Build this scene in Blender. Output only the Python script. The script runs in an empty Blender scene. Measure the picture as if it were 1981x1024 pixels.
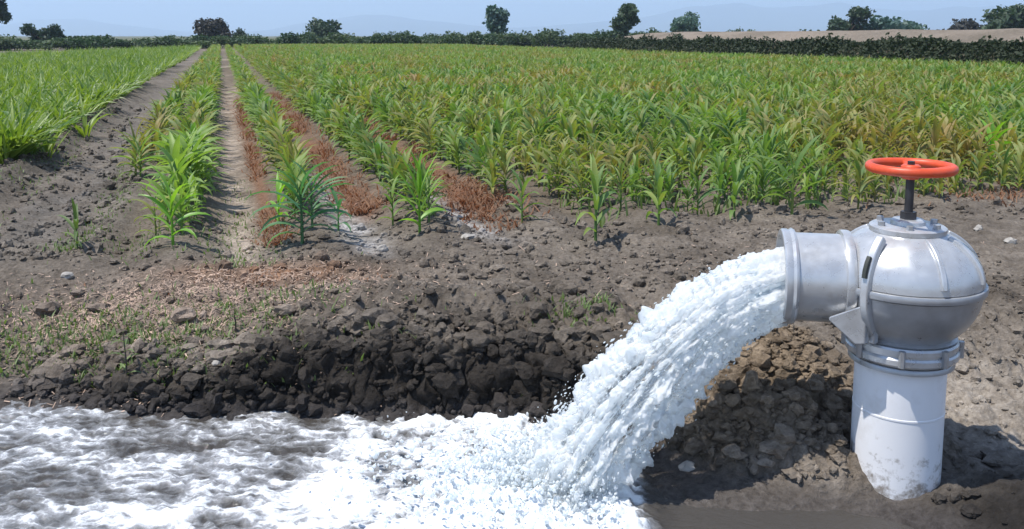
import bpy, math, random
import numpy as np
from mathutils import Vector, Matrix

random.seed(7)
RNG = np.random.default_rng(11)
S = bpy.context.scene
COL = S.collection
R = math.radians

# ------------------------------------------------------------------ camera
F, PX, PY, TILT, CAMH = 1715.0, 990.5, 280.0, R(7.0), 1.6     # focal length and principal point in photo pixels
cam_d = bpy.data.cameras.new('camera')
cam = bpy.data.objects.new('camera', cam_d); COL.objects.link(cam)
cam.location = (0, 0, CAMH); cam.rotation_euler = (R(90) - TILT, 0, 0)
cam_d.sensor_width = 36.0; cam_d.lens = F / 1981 * 36.0
cam_d.shift_y = -(512 - PY) / 1981.0
cam_d.clip_start = 0.05; cam_d.clip_end = 60000
S.camera = cam

# ------------------------------------------------------------------ sky, sun, exposure
to_sun = Vector((-0.38, -0.13, 0.92)).normalized()
sun_el = math.asin(to_sun.z)
sun_az = math.atan2(to_sun.x, to_sun.y)           # clockwise from +Y
W = bpy.data.worlds.new('World'); S.world = W; W.use_nodes = True
nt = W.node_tree; nt.nodes.clear()
out = nt.nodes.new('ShaderNodeOutputWorld'); bg = nt.nodes.new('ShaderNodeBackground')
sky = nt.nodes.new('ShaderNodeTexSky'); sky.sky_type = 'NISHITA'; sky.sun_disc = False
sky.sun_elevation = sun_el; sky.sun_rotation = sun_az
sky.air_density = 1.0; sky.dust_density = 0.0; sky.ozone_density = 4.0; sky.altitude = 300
bg.inputs['Strength'].default_value = 0.15
tcw = nt.nodes.new('ShaderNodeTexCoord'); mpw = nt.nodes.new('ShaderNodeMapping'); mpw.inputs['Scale'].default_value = (2.2, 2.2, 14.0)
cn = nt.nodes.new('ShaderNodeTexNoise'); cn.inputs['Scale'].default_value = 1.6; cn.inputs['Detail'].default_value = 7.0; cn.inputs['Roughness'].default_value = 0.6
cr = nt.nodes.new('ShaderNodeValToRGB'); cr.color_ramp.elements[0].position = 0.46; cr.color_ramp.elements[1].position = 0.80; cr.color_ramp.elements[1].color = (0.7, 0.7, 0.7, 1)
cm = nt.nodes.new('ShaderNodeMix'); cm.data_type = 'RGBA'; cm.inputs[7].default_value = (5.2, 5.35, 5.6, 1)        # thin wisps of cloud all over the sky
nt.links.new(tcw.outputs['Generated'], mpw.inputs[0]); nt.links.new(mpw.outputs[0], cn.inputs['Vector']); nt.links.new(cn.outputs[0], cr.inputs[0])
nt.links.new(cr.outputs[0], cm.inputs[0]); nt.links.new(sky.outputs[0], cm.inputs[6]); nt.links.new(cm.outputs[2], bg.inputs[0]); nt.links.new(bg.outputs[0], out.inputs[0])
sd = bpy.data.lights.new('sun', 'SUN'); sd.energy = 5.0; sd.angle = R(0.53); sd.color = (1.0, 0.95, 0.87)
sun = bpy.data.objects.new('sun', sd); COL.objects.link(sun)
sun.rotation_euler = to_sun.to_track_quat('Z', 'Y').to_euler(); sun.location = (0, 0, 30)
S.view_settings.view_transform = 'Standard'; S.view_settings.look = 'None'
S.view_settings.exposure = 0.34; S.view_settings.gamma = 1.0; S.view_settings.use_curve_mapping = False
S.render.engine = 'CYCLES'
S.cycles.use_denoising = True
S.cycles.max_bounces = 8; S.cycles.transparent_max_bounces = 8; S.cycles.volume_bounces = 2

# ------------------------------------------------------------------ photo pixel -> world
def ray(x, y):
    a, b = x - PX, -(y - PY)
    return np.array([a, F * math.cos(TILT) + b * math.sin(TILT), b * math.cos(TILT) - F * math.sin(TILT)])
def at_z(x, y, z):
    d = ray(x, y); return np.array([0, 0, CAMH]) + d * ((z - CAMH) / d[2])
def at_y(x, y, Y):
    d = ray(x, y); return np.array([0, 0, CAMH]) + d * (Y / d[1])
YAW = math.atan2(428 - PX, F / math.cos(TILT))               # crop rows run towards this heading
DV = np.array([math.sin(YAW), math.cos(YAW)]); DU = np.array([math.cos(YAW), -math.sin(YAW)])
def uv2xy(u, v): return u * DU + v * DV
def project(x, y, z):
    z = z - CAMH
    fw = y * math.cos(TILT) - z * math.sin(TILT); up = y * math.sin(TILT) + z * math.cos(TILT)
    return PX + F * x / fw, PY - F * up / fw

# ------------------------------------------------------------------ numpy noise
_perm = np.concatenate([RNG.permutation(512)] * 3)
_g = RNG.normal(size=(512, 3)); _g /= np.linalg.norm(_g, axis=1)[:, None]
def gnoise(x, y, z=0.0):
    x = np.asarray(x, float); y = np.asarray(y, float); z = np.broadcast_to(np.asarray(z, float), x.shape)
    xi, yi, zi = np.floor(x).astype(int), np.floor(y).astype(int), np.floor(z).astype(int)
    xf, yf, zf = x - xi, y - yi, z - zi
    fade = lambda t: t * t * t * (t * (t * 6 - 15) + 10)
    u, v, w = fade(xf), fade(yf), fade(zf)
    def corner(i, j, k):
        h = _perm[_perm[_perm[(xi + i) & 511] + ((yi + j) & 511)] + ((zi + k) & 511)] & 511
        g = _g[h]
        return g[..., 0] * (xf - i) + g[..., 1] * (yf - j) + g[..., 2] * (zf - k)
    L = lambda a, b, t: a + t * (b - a)
    return L(L(L(corner(0,0,0), corner(1,0,0), u), L(corner(0,1,0), corner(1,1,0), u), v),
             L(L(corner(0,0,1), corner(1,0,1), u), L(corner(0,1,1), corner(1,1,1), u), v), w) * 1.5
def fbm(x, y, z=0.0, octv=4, gain=0.5):
    r = 0; a = 1.0
    for i in range(octv):
        r = r + a * gnoise(x * 2**i + 17.3 * i, y * 2**i - 9.1 * i, z + 3.7 * i); a *= gain
    return r
def sstep(a, b, x):
    t = np.clip((x - a) / (b - a), 0, 1); return t * t * (3 - 2 * t)
def gauss(x, y, cx, cy, rx, ry): return np.exp(-((x - cx) / rx) ** 2 - ((y - cy) / ry) ** 2)

# ------------------------------------------------------------------ mesh helpers
def mesh_np(name, V, Fc, mats=(), smooth=True, fmat=None):
    V = np.asarray(V, np.float32).reshape(-1, 3); me = bpy.data.meshes.new(name)
    if isinstance(Fc, np.ndarray):
        n, k = Fc.shape
        me.vertices.add(len(V)); me.vertices.foreach_set('co', V.ravel())
        me.loops.add(n * k); me.loops.foreach_set('vertex_index', Fc.astype(np.int32).ravel())
        me.polygons.add(n); me.polygons.foreach_set('loop_start', (np.arange(n) * k).astype(np.int32))
        me.polygons.foreach_set('loop_total', np.full(n, k, np.int32)); me.update(calc_edges=True)
    else:
        me.from_pydata(V.tolist(), [], [list(f) for f in Fc])
    for m in mats: me.materials.append(m)
    if fmat is not None: me.polygons.foreach_set('material_index', np.asarray(fmat, np.int32))
    me.polygons.foreach_set('use_smooth', np.full(len(me.polygons), bool(smooth)))
    me.update(); return me
def link(name, me, parent=None, loc=None):
    o = bpy.data.objects.new(name, me); COL.objects.link(o)
    if parent is not None: o.parent = parent
    if loc is not None: o.location = loc
    return o
def tag(o, label=None, cat=None, group=None, kind=None):
    if label: o['label'] = label
    if cat: o['category'] = cat
    if group: o['group'] = group
    if kind: o['kind'] = kind
    return o
def empty(name, loc):
    o = bpy.data.objects.new(name, None); COL.objects.link(o); o.location = loc; o.empty_display_size = 0.1; return o
class MB:
    """collects simple shapes into one mesh"""
    def __init__(s): s.v = []; s.f = []
    def add(s, V, Fc):
        b = len(s.v); s.v += [tuple(p) for p in V]; s.f += [tuple(i + b for i in f) for f in Fc]; return s
    def lathe(s, prof, n=48, cx=0, cy=0, close=False):
        V = []; Fc = []
        for (r, z) in prof:
            for k in range(n):
                a = 2 * math.pi * k / n; V.append((cx + r * math.cos(a), cy + r * math.sin(a), z))
        m = len(prof)
        for i in range(m if close else m - 1):
            for k in range(n):
                a, b = i * n + k, i * n + (k + 1) % n; c, d = ((i + 1) % m) * n + (k + 1) % n, ((i + 1) % m) * n + k
                Fc.append((a, b, c, d))
        return s.add(V, Fc)
    def tube(s, pts, rad, n=8, cap=True):
        pts = [Vector(p) for p in pts]; V = []; Fc = []
        rad = rad if hasattr(rad, '__len__') else [rad] * len(pts)
        up = None
        for i, p in enumerate(pts):
            d = (pts[min(i + 1, len(pts) - 1)] - pts[max(i - 1, 0)]).normalized()
            if up is None: up = d.orthogonal().normalized()
            up = (up - d * up.dot(d)).normalized(); w = d.cross(up)
            for k in range(n):
                a = 2 * math.pi * k / n; V.append(p + (up * math.cos(a) + w * math.sin(a)) * rad[i])
        for i in range(len(pts) - 1):
            for k in range(n):
                Fc.append((i * n + k, i * n + (k + 1) % n, (i + 1) * n + (k + 1) % n, (i + 1) * n + k))
        if cap: Fc += [tuple(range(n))[::-1], tuple(range((len(pts) - 1) * n, len(pts) * n))]
        return s.add(V, Fc)
    def prism(s, poly, thick):
        """poly: list of 3D points of a plane outline; thick: vector"""
        n = len(poly); t = Vector(thick); V = [Vector(p) for p in poly] + [Vector(p) + t for p in poly]
        Fc = [tuple(range(n))[::-1], tuple(range(n, 2 * n))] + [(k, (k + 1) % n, n + (k + 1) % n, n + k) for k in range(n)]
        return s.add(V, Fc)
    def obj(s, name, mat, parent=None, smooth=True, bevel=0.0, auto=35):
        me = bpy.data.meshes.new(name); me.from_pydata([tuple(v) for v in s.v], [], s.f); me.validate()
        import bmesh
        bm = bmesh.new(); bm.from_mesh(me); bmesh.ops.recalc_face_normals(bm, faces=bm.faces)
        for e in bm.edges:
            e.smooth = not (len(e.link_faces) == 2 and e.calc_face_angle(0) > R(auto))
        for fc in bm.faces: fc.smooth = smooth
        bm.to_mesh(me); bm.free(); me.materials.append(mat)
        o = link(name, me, parent)
        if bevel:
            m = o.modifiers.new('bevel', 'BEVEL'); m.width = bevel; m.segments = 2; m.limit_method = 'ANGLE'; m.angle_limit = R(40)
        return o

# ------------------------------------------------------------------ materials
def new_mat(name):
    m = bpy.data.materials.new(name); m.use_nodes = True; t = m.node_tree; t.nodes.clear()
    o = t.nodes.new('ShaderNodeOutputMaterial'); return m, t, o
def node(t, kind, **kw):
    n = t.nodes.new(kind)
    for k, v in kw.items():
        if k in n.inputs: n.inputs[k].default_value = v
        else: setattr(n, k, v)
    return n
def ramp(t, fac, stops):
    n = t.nodes.new('ShaderNodeValToRGB'); t.links.new(fac, n.inputs[0])
    while len(n.color_ramp.elements) < len(stops): n.color_ramp.elements.new(0.5)
    for e, (p, c) in zip(n.color_ramp.elements, stops): e.position = p; e.color = (*c, 1) if len(c) == 3 else c
    return n
def mixc(t, fac, a, b, mode='MIX'):
    n = t.nodes.new('ShaderNodeMix'); n.data_type = 'RGBA'; n.blend_type = mode
    for sock, val in ((n.inputs[0], fac), (n.inputs[6], a), (n.inputs[7], b)):
        if hasattr(val, 'is_linked'): t.links.new(val, sock)
        else: sock.default_value = val if not isinstance(val, tuple) or len(val) == 4 else (*val, 1)
    return n.outputs[2]

def soil_mat(name='soil', attr='Col'):
    m, t, o = new_mat(name); b = node(t, 'ShaderNodeBsdfPrincipled', Roughness=0.93); b.inputs['Specular IOR Level'].default_value = 0.2
    geo = node(t, 'ShaderNodeNewGeometry')
    a = node(t, 'ShaderNodeAttribute', attribute_name=attr)
    n1 = node(t, 'ShaderNodeTexNoise', Scale=38.0, Detail=6.0, Roughness=0.65); t.links.new(geo.outputs['Position'], n1.inputs['Vector'])
    n2 = node(t, 'ShaderNodeTexNoise', Scale=7.0, Detail=4.0); t.links.new(geo.outputs['Position'], n2.inputs['Vector'])
    r1 = ramp(t, n1.outputs[0], [(0.3, (0.62, 0.60, 0.58)), (0.7, (1.36, 1.36, 1.36))])
    r2 = ramp(t, n2.outputs[0], [(0.3, (0.78, 0.76, 0.74)), (0.7, (1.2, 1.2, 1.2))])
    c = mixc(t, 1.0, mixc(t, 1.0, a.outputs['Color'], r1.outputs[0], 'MULTIPLY'), r2.outputs[0], 'MULTIPLY')
    t.links.new(c, b.inputs['Base Color'])
    n3 = node(t, 'ShaderNodeTexNoise', Scale=120.0, Detail=5.0, Roughness=0.7); t.links.new(geo.outputs['Position'], n3.inputs['Vector'])
    bp = node(t, 'ShaderNodeBump', Strength=0.55, Distance=0.012); t.links.new(n3.outputs[0], bp.inputs['Height'])
    bp2 = node(t, 'ShaderNodeBump', Strength=0.8, Distance=0.03); t.links.new(n1.outputs[0], bp2.inputs['Height']); t.links.new(bp.outputs[0], bp2.inputs['Normal'])
    t.links.new(bp2.outputs[0], b.inputs['Normal']); t.links.new(b.outputs[0], o.inputs[0]); return m

def leaf_mat(name, c1, c2, tr, dry=None, dry_amt=0.0, rough=0.45, fresh=None):
    """c1..c2 random per plant, tr = light coming through, dry = patches of drying plants"""
    m, t, o = new_mat(name)
    oi = node(t, 'ShaderNodeObjectInfo'); geo = node(t, 'ShaderNodeNewGeometry')
    n1 = node(t, 'ShaderNodeTexNoise', Scale=9.0, Detail=3.0); t.links.new(geo.outputs['Position'], n1.inputs['Vector'])
    ad = node(t, 'ShaderNodeMath', operation='ADD'); t.links.new(oi.outputs['Random'], ad.inputs[0]); t.links.new(n1.outputs[0], ad.inputs[1])
    hf = node(t, 'ShaderNodeMath', operation='MULTIPLY'); t.links.new(ad.outputs[0], hf.inputs[0]); hf.inputs[1].default_value = 0.5
    rr = ramp(t, hf.outputs[0], [(0.25, c1), (0.75, c2)])
    c = rr.outputs[0]
    if dry:
        n2 = node(t, 'ShaderNodeTexNoise', Scale=0.35, Detail=3.0, Roughness=0.6); t.links.new(oi.outputs['Location'], n2.inputs['Vector'])
        ad2 = node(t, 'ShaderNodeMath', operation='MULTIPLY_ADD'); t.links.new(n1.outputs[0], ad2.inputs[0]); ad2.inputs[1].default_value = 0.5; t.links.new(n2.outputs[0], ad2.inputs[2])
        r2 = ramp(t, ad2.outputs[0], [(0.70, (0, 0, 0)), (0.97, (dry_amt,) * 3)])
        c = mixc(t, r2.outputs[0], c, dry)
    b = node(t, 'ShaderNodeBsdfPrincipled', Roughness=rough); b.inputs['Specular IOR Level'].default_value = 0.35
    t.links.new(c, b.inputs['Base Color'])
    tl = node(t, 'ShaderNodeBsdfTranslucent'); c2_ = mixc(t, 1.0, c, (*tr, 1), 'MULTIPLY'); t.links.new(c2_, tl.inputs[0])
    mx = node(t, 'ShaderNodeAddShader'); t.links.new(b.outputs[0], mx.inputs[0]); t.links.new(tl.outputs[0], mx.inputs[1])
    t.links.new(mx.outputs[0], o.inputs[0]); return m

def plain(name, col, rough=0.5, metal=0.0, var=0.12, scale=14.0, bump=0.0, spec=0.5, grime=None, mud=None):
    m, t, o = new_mat(name); b = node(t, 'ShaderNodeBsdfPrincipled', Roughness=rough, Metallic=metal); b.inputs['Specular IOR Level'].default_value = spec
    tc = node(t, 'ShaderNodeTexCoord'); n = node(t, 'ShaderNodeTexNoise', Scale=scale, Detail=5.0); t.links.new(tc.outputs['Object'], n.inputs['Vector'])
    lo = tuple(c * (1 - var) for c in col); hi = tuple(min(1, c * (1 + var)) for c in col)
    c = ramp(t, n.outputs[0], [(0.3, lo), (0.7, hi)]).outputs[0]
    if grime:
        n2 = node(t, 'ShaderNodeTexNoise', Scale=6.0, Detail=7.0, Roughness=0.7); t.links.new(tc.outputs['Object'], n2.inputs['Vector'])
        c = mixc(t, ramp(t, n2.outputs[0], [(0.52, (0, 0, 0)), (0.75, (0.55,) * 3)]).outputs[0], c, grime)
    if mud:      # splashed mud, thickest low down, broken into spots
        sp = node(t, 'ShaderNodeSeparateXYZ'); t.links.new(tc.outputs['Object'], sp.inputs[0]); n3 = node(t, 'ShaderNodeTexNoise', Scale=24.0, Detail=6.0, Roughness=0.7); t.links.new(tc.outputs['Object'], n3.inputs['Vector'])
        mm = node(t, 'ShaderNodeMath', operation='MULTIPLY_ADD'); t.links.new(sp.outputs[2], mm.inputs[0]); mm.inputs[1].default_value = -1.1; t.links.new(n3.outputs[0], mm.inputs[2])
        c = mixc(t, ramp(t, mm.outputs[0], [(0.40, (0, 0, 0)), (0.58, (0.85,) * 3)]).outputs[0], c, mud)
    t.links.new(c, b.inputs['Base Color'])
    r = ramp(t, n.outputs[0], [(0.3, (rough * 0.8,) * 3), (0.7, (min(1, rough * 1.25),) * 3)]); t.links.new(r.outputs[0], b.inputs['Roughness'])
    if bump:
        bp = node(t, 'ShaderNodeBump', Strength=bump, Distance=0.004); t.links.new(n.outputs[0], bp.inputs['Height']); t.links.new(bp.outputs[0], b.inputs['Normal'])
    t.links.new(b.outputs[0], o.inputs[0]); return m

M = {}
M['soil'] = soil_mat()
M['corn'] = leaf_mat('corn_leaf', (0.050, 0.105, 0.026), (0.130, 0.185, 0.042), (0.9, 1.0, 0.45), dry=(0.20, 0.115, 0.045), dry_amt=0.8, rough=0.6)
M['corn_mid'] = leaf_mat('row_leaf', (0.065, 0.13, 0.028), (0.15, 0.215, 0.045), (0.9, 1.0, 0.45), rough=0.55)
M['corn_blue'] = leaf_mat('lush_leaf', (0.038, 0.105, 0.045), (0.075, 0.150, 0.055), (0.7, 1.0, 0.5))
M['corn_bright'] = leaf_mat('bright_leaf', (0.09, 0.20, 0.02), (0.15, 0.26, 0.03), (0.9, 1.0, 0.35))
M['crop_left'] = leaf_mat('grassy_leaf', (0.048, 0.100, 0.020), (0.135, 0.185, 0.035), (1.0, 1.0, 0.35))
M['tree'] = leaf_mat('tree_leaf', (0.020, 0.040, 0.022), (0.045, 0.070, 0.035), (0.35, 0.45, 0.25), rough=0.6)
M['tree_pale'] = leaf_mat('pale_tree_leaf', (0.045, 0.085, 0.070), (0.07, 0.12, 0.085), (0.35, 0.45, 0.3), rough=0.6)
M['tree_brown'] = leaf_mat('brown_tree_leaf', (0.026, 0.028, 0.024), (0.052, 0.046, 0.038), (0.3, 0.3, 0.25), rough=0.7)
M['shrub'] = leaf_mat('shrub_leaf', (0.025, 0.050, 0.020), (0.06, 0.085, 0.035), (0.4, 0.5, 0.25), rough=0.6)
M['bankweed'] = leaf_mat('bank_weed', (0.020, 0.032, 0.014), (0.085, 0.085, 0.038), (0.3, 0.35, 0.2), rough=0.7)
M['dryweed'] = leaf_mat('dry_weed', (0.12, 0.062, 0.036), (0.28, 0.17, 0.10), (0.6, 0.4, 0.3), rough=0.8)
M['weed'] = leaf_mat('green_weed', (0.05, 0.085, 0.025), (0.12, 0.16, 0.055), (0.6, 0.7, 0.3), rough=0.6)
M['litter'] = plain('litter', (0.36, 0.26, 0.20), 0.9, var=0.5, scale=5)
M['bark'] = plain('bark', (0.06, 0.048, 0.038), 0.9, var=0.3)
M['pvc'] = plain('white_pvc', (0.78, 0.78, 0.80), 0.38, var=0.04, scale=5, grime=(0.55, 0.52, 0.48), mud=(0.20, 0.165, 0.13))
M['cast'] = plain('grey_cast', (0.38, 0.39, 0.41), 0.34, metal=0.5, var=0.10, scale=22, bump=0.06, grime=(0.30, 0.28, 0.26))
M['cast2'] = plain('pale_cast', (0.52, 0.53, 0.545), 0.30, metal=0.5, var=0.10, scale=18, bump=0.05, grime=(0.27, 0.255, 0.24))
M['red'] = plain('red_paint', (0.62, 0.075, 0.022), 0.42, var=0.12, scale=30, grime=(0.24, 0.13, 0.09))
M['steel'] = plain('dark_steel', (0.055, 0.055, 0.06), 0.45, metal=0.6, var=0.25)
M['dark'] = plain('slot_shade', (0.03, 0.035, 0.03), 0.6)
M['stone'] = plain('pale_stone', (0.30, 0.28, 0.255), 0.85, var=0.2, scale=20, bump=0.5)
M['hill'] = plain('hill', (0.10, 0.11, 0.085), 0.95, var=0.3, scale=0.002)

# ------------------------------------------------------------------ terrain
ZW = -0.03      # water level
ZF = 0.25       # field level
PIPE = np.array([1.392, 3.06])
def bank_line(x):
    return 3.66 + 0.05 * gnoise(x * 1.7, x * 0 + 4.2) + 0.05 * gnoise(x * 4.1, x * 0 + 1.2) + 0.10 * sstep(-1.3, -2.3, x) - 0.30 * sstep(-0.1, 0.7, x)
def ground_z(x, y, detail=True):
    x = np.asarray(x, float); y = np.asarray(y, float)
    u = x * DU[0] + y * DU[1]; v = x * DV[0] + y * DV[1]
    s = y - bank_line(x)
    steep = sstep(-2.4, -1.2, x)                        # the left end of the bank is a gentle grassy slope
    hb = (0.12 + 0.12 * sstep(-1.9, -0.6, x) + 0.05 * gnoise(x * 2.1, x * 0 + 6.6)) * (1 - sstep(.40, .95, x))
    w = 0.13 + 0.35 * (1 - steep)
    zb = -0.28 + 0.25 * sstep(-0.30, 0.0, s) + (hb + 0.02) * sstep(-0.01, w, s) + (ZF - hb) * sstep(0.2, 1.7, s)
    zb = zb + 0.13 * gauss(x, y, -0.45, 4.25, 0.75, 0.33) + 0.10 * gauss(x, y, 0.35, 4.0, 0.5, 0.3) * 1.0 + 0.05 * gauss(x, y, -1.6, 4.5, 0.7, 0.3)
    # muddy pad on the right that carries the hydrant
    xr = 0.42 + 0.06 * gnoise(y * 2.3, y * 0 + 8.8)
    zx = -0.28 + 0.26 * sstep(xr - 0.22, xr + 0.03, x) + 0.035 * sstep(xr, xr + 0.5, x) + 0.235 * sstep(3.1, 4.7, y) * sstep(xr - .05, xr + .4, x)
    zx = zx - 0.17 * gauss(x, y, 0.95, 2.62, 0.46, 0.24) + 0.09 * gauss(x, y, 1.74, 2.80, 0.26, 0.20) + 0.05 * gauss(x, y, 2.1, 3.5, 0.5, 0.25)
    k = 0.03
    z = np.where(np.abs(zb - zx) < 8 * k, k * np.log(np.exp(np.clip(zb / k, -40, 40)) + np.exp(np.clip(zx / k, -40, 40))) , np.maximum(zb, zx))
    # heap of dug earth under the outlet
    q = np.sqrt(((x - 1.05) / np.where(x < 1.05, 0.56, 0.50)) ** 2 + ((y - 3.58) / np.where(y < 3.58, 0.64, 0.5)) ** 2)
    q = q * (1 + 0.35 * gnoise(x * 3.2, y * 3.2, 2.0))
    z = z + 0.38 * np.clip(1 - q, 0, 1) ** 0.95
    # crop ridges and furrows, sunken track
    rows = sstep(5.0, 6.4, v) * sstep(-0.9, -0.6, u) * (1 - sstep(60, 100, v))
    z = z + rows * 0.05 * np.cos(2 * math.pi * (u - ROW0) / ROWD) - rows * 0.02
    tr = sstep(5.5, 7.5, v) * sstep(-2.2, -1.85, u) * (1 - sstep(-1.0, -0.75, u))
    z = z - 0.07 * tr
    z = z + sstep(7, 9.5, v) * (1 - sstep(30, 50, v)) * gauss(u, v * 0, -1.98, 0, .17, 1) * (.13 + .06 * gnoise(u * 3, v * 3)) + sstep(6, 8, v) * (1 - sstep(20, 40, v)) * .03 * np.cos(u * 16) * gauss(u, v * 0, -1.35, 0, .35, 1)
    if detail:
        near = (1 - sstep(9, 16, y)) * sstep(-8, -4, x) * (1 - sstep(5, 9, x))
        bare = 0.45 + 0.55 * sstep(0.0, 0.06, z) * np.maximum(1 - sstep(5.2, 6.2, v), 1 - sstep(-1.0, -.7, u))
        cliff = 1 - .75 * sstep(-.06, .0, s) * (1 - sstep(.08, .16, s)) * (1 - sstep(.4, .8, x))
        rough = 0.6 + 0.9 * np.clip(gauss(x, y, -0.2, 4.0, 0.9, 0.45) + 1.5 * gauss(x, y, 1.0, 3.3, 0.6, 0.5) + 0.5 * gauss(x, y, 2.3, 3.9, 0.6, 0.6), 0, 1)
        wet = sstep(-0.06, 0.05, z)
        b1 = np.abs(gnoise(x * 4.5, y * 4.5, 5.0)); b2 = np.abs(gnoise(x * 10, y * 10, 1.3)); b3 = np.abs(gnoise(x * 21, y * 21, 7.7))
        b4 = gnoise(x * 45, y * 45, 3.1)
        z = z + near * bare * wet * rough * cliff * (0.055 * (b1 - 0.3) + 0.050 * (b2 - 0.3) + 0.030 * (b3 - 0.3) + 0.010 * b4) + near * 0.02 * gnoise(x * 1.3, y * 1.3)
    return z
ROW0, ROWD = -0.32, 0.85

def graded(lo, hi, step, far, growth, fastlo=False):
    a = list(np.arange(lo, hi, step)); s = step; p = a[-1]
    while p < far[1]: s *= (growth if s < .12 else 1.12); p += s; a.append(p)
    s = step; p = lo; b = []
    while p > far[0]: s *= (growth if s < .12 and not fastlo else 1.12); p -= s; b.append(p)
    return np.array(b[::-1] + a)
gx = graded(-2.7, 2.9, 0.0125, (-14000, 14000), 1.025)
gy = graded(2.35, 6.2, 0.0125, (-14000, 14000), 1.025, True)
X, Y = np.meshgrid(gx, gy); Z = ground_z(X, Y)
# crumble the cut bank and the heap sideways so that they are not plain height steps
bsl = Y - bank_line(X); cz = sstep(-.12, -.02, bsl) * (1 - sstep(.22, .4, bsl)) * (1 - sstep(.4, .8, X)) * sstep(-2.6, -1.9, X) + 0.6 * gauss(X, Y, 1.0, 3.4, .45, .35)
Yd = Y + cz * (0.055 * fbm(X * 10, Y * 6, Z * 16, 4, .65)); Xd = X + cz * (0.04 * fbm(X * 10 + 31, Y * 6, Z * 16, 4, .65))
ny, nx = X.shape
idx = np.arange(nx * ny).reshape(ny, nx)
quads = np.stack([idx[:-1, :-1], idx[:-1, 1:], idx[1:, 1:], idx[1:, :-1]], -1).reshape(-1, 4)
gme = mesh_np('ground', np.stack([Xd, Yd, Z], -1), quads, [M['soil']])
def soil_colour(x, y, z):
    u = x * DU[0] + y * DU[1]; v = x * DV[0] + y * DV[1]
    n = np.clip(0.5 + 0.55 * fbm(x * 1.4, y * 1.4, 9.0, 4), 0, 1)[..., None]
    dark, light = np.array([0.098, 0.083, 0.068]), np.array([0.205, 0.178, 0.150])
    c = dark + (light - dark) * n
    def lay(mask, col):
        nonlocal c
        m = np.clip(mask, 0, 1)[..., None]; c = c * (1 - m) + np.array(col) * m
    br = lambda s, k=0.35: np.clip(0.75 + k * 2 * fbm(x * s, y * s, 21.0, 3), 0, 1.1)
    fld = sstep(5.6, 7.0, v)
    lay(fld * sstep(-.8, -.6, u) * 0.4, (0.13, 0.10, 0.07))
    lay(fld * gauss(u, v * 0, -1.3, 0, 0.38, 1) * br(2.0) * 0.9, (0.150, 0.138, 0.125))              # dirt track
    lay(sstep(7, 9, v) * gauss(u, v * 0, -1.98, 0, 0.2, 1) * br(3.0) * .8, (0.085, 0.075, 0.06))  # ridge beside the track, its shaded side darkened in the soil colour
    lay(sstep(5.2, 6, v) * gauss(u, v * 0, 0.06, 0, 0.13, 1) * br(3.0), (0.38, 0.32, 0.27))           # pale furrow
    lay(sstep(5.2, 6, v) * (1 - sstep(8, 10, v)) * gauss(u, v * 0, 0.88, 0, 0.14, 1) * br(3.5), (0.42, 0.41, 0.41))
    lay(sstep(5.2, 6, v) * (1 - sstep(7, 9, v)) * gauss(u, v * 0, 1.75, 0, 0.14, 1) * br(3.5) * .8, (0.36, 0.35, 0.35))
    rs_ = sstep(6.6, 7.2, v) * (1 - sstep(18, 24, v)) * br(1.5, .5); lay(rs_ * (gauss(u, v * 0, 1.03, 0, .14, 1) + gauss(u, v * 0, 1.98, 0, .16, 1)), (0.19, 0.095, 0.055)); lay(sstep(6, 7, v) * (1 - sstep(18, 24, v)) * gauss(u, v * 0, .29, 0, .06, 1) * .8, (0.19, 0.10, 0.06))
    lay(gauss(x, y, 1.66, 2.70, .50, .32) * 1.4, (0.022, 0.020, 0.019))  # cast shadow right of the pipe base, put into the soil colour
    lay(gauss(x, y, -1.42, 5.02, 0.55, 0.22) * br(4.0) * 1.0, (0.27, 0.155, 0.095))                   # rusty patch
    lay(gauss(x, y, -1.75, 4.45, 0.75, 0.42) * br(6.0) * 0.75, (0.33, 0.25, 0.20))                    # pinkish chaff
    lay(gauss(x, y, 2.1, 3.5, 0.6, 0.40) * br(3.0) * 0.95, (0.38, 0.34, 0.295))                     # pale dry earth beyond the pipe
    lay(gauss(x, y, 0.95, 2.96, 0.5, 0.14) * br(5.0) * 0.85, (0.33, 0.30, 0.27))
    lay(gauss(x, y, 1.0, 3.45, 0.5, 0.45) * 0.8, (0.215, 0.165, 0.115))
    lay(sstep(100, 118, v) * 0.8, (0.10, 0.11, 0.05))
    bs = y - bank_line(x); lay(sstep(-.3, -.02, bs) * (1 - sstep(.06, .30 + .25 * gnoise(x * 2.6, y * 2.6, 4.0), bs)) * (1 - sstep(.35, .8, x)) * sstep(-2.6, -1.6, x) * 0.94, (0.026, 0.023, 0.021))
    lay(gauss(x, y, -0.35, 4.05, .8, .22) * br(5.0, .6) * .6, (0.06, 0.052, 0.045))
    wetm = (1 - sstep(-0.02, 0.05, z)) * sstep(2.0, 2.2, y) * (1 - sstep(4, 4.4, y)); lay(wetm * 0.8, (0.06, 0.055, 0.055))
    return c
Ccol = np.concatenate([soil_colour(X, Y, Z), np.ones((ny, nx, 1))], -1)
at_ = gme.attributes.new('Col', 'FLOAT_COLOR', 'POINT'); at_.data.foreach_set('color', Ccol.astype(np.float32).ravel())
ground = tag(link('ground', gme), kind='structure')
def gz(x, y): return float(ground_z(np.array([x]), np.array([y]))[0])

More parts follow.
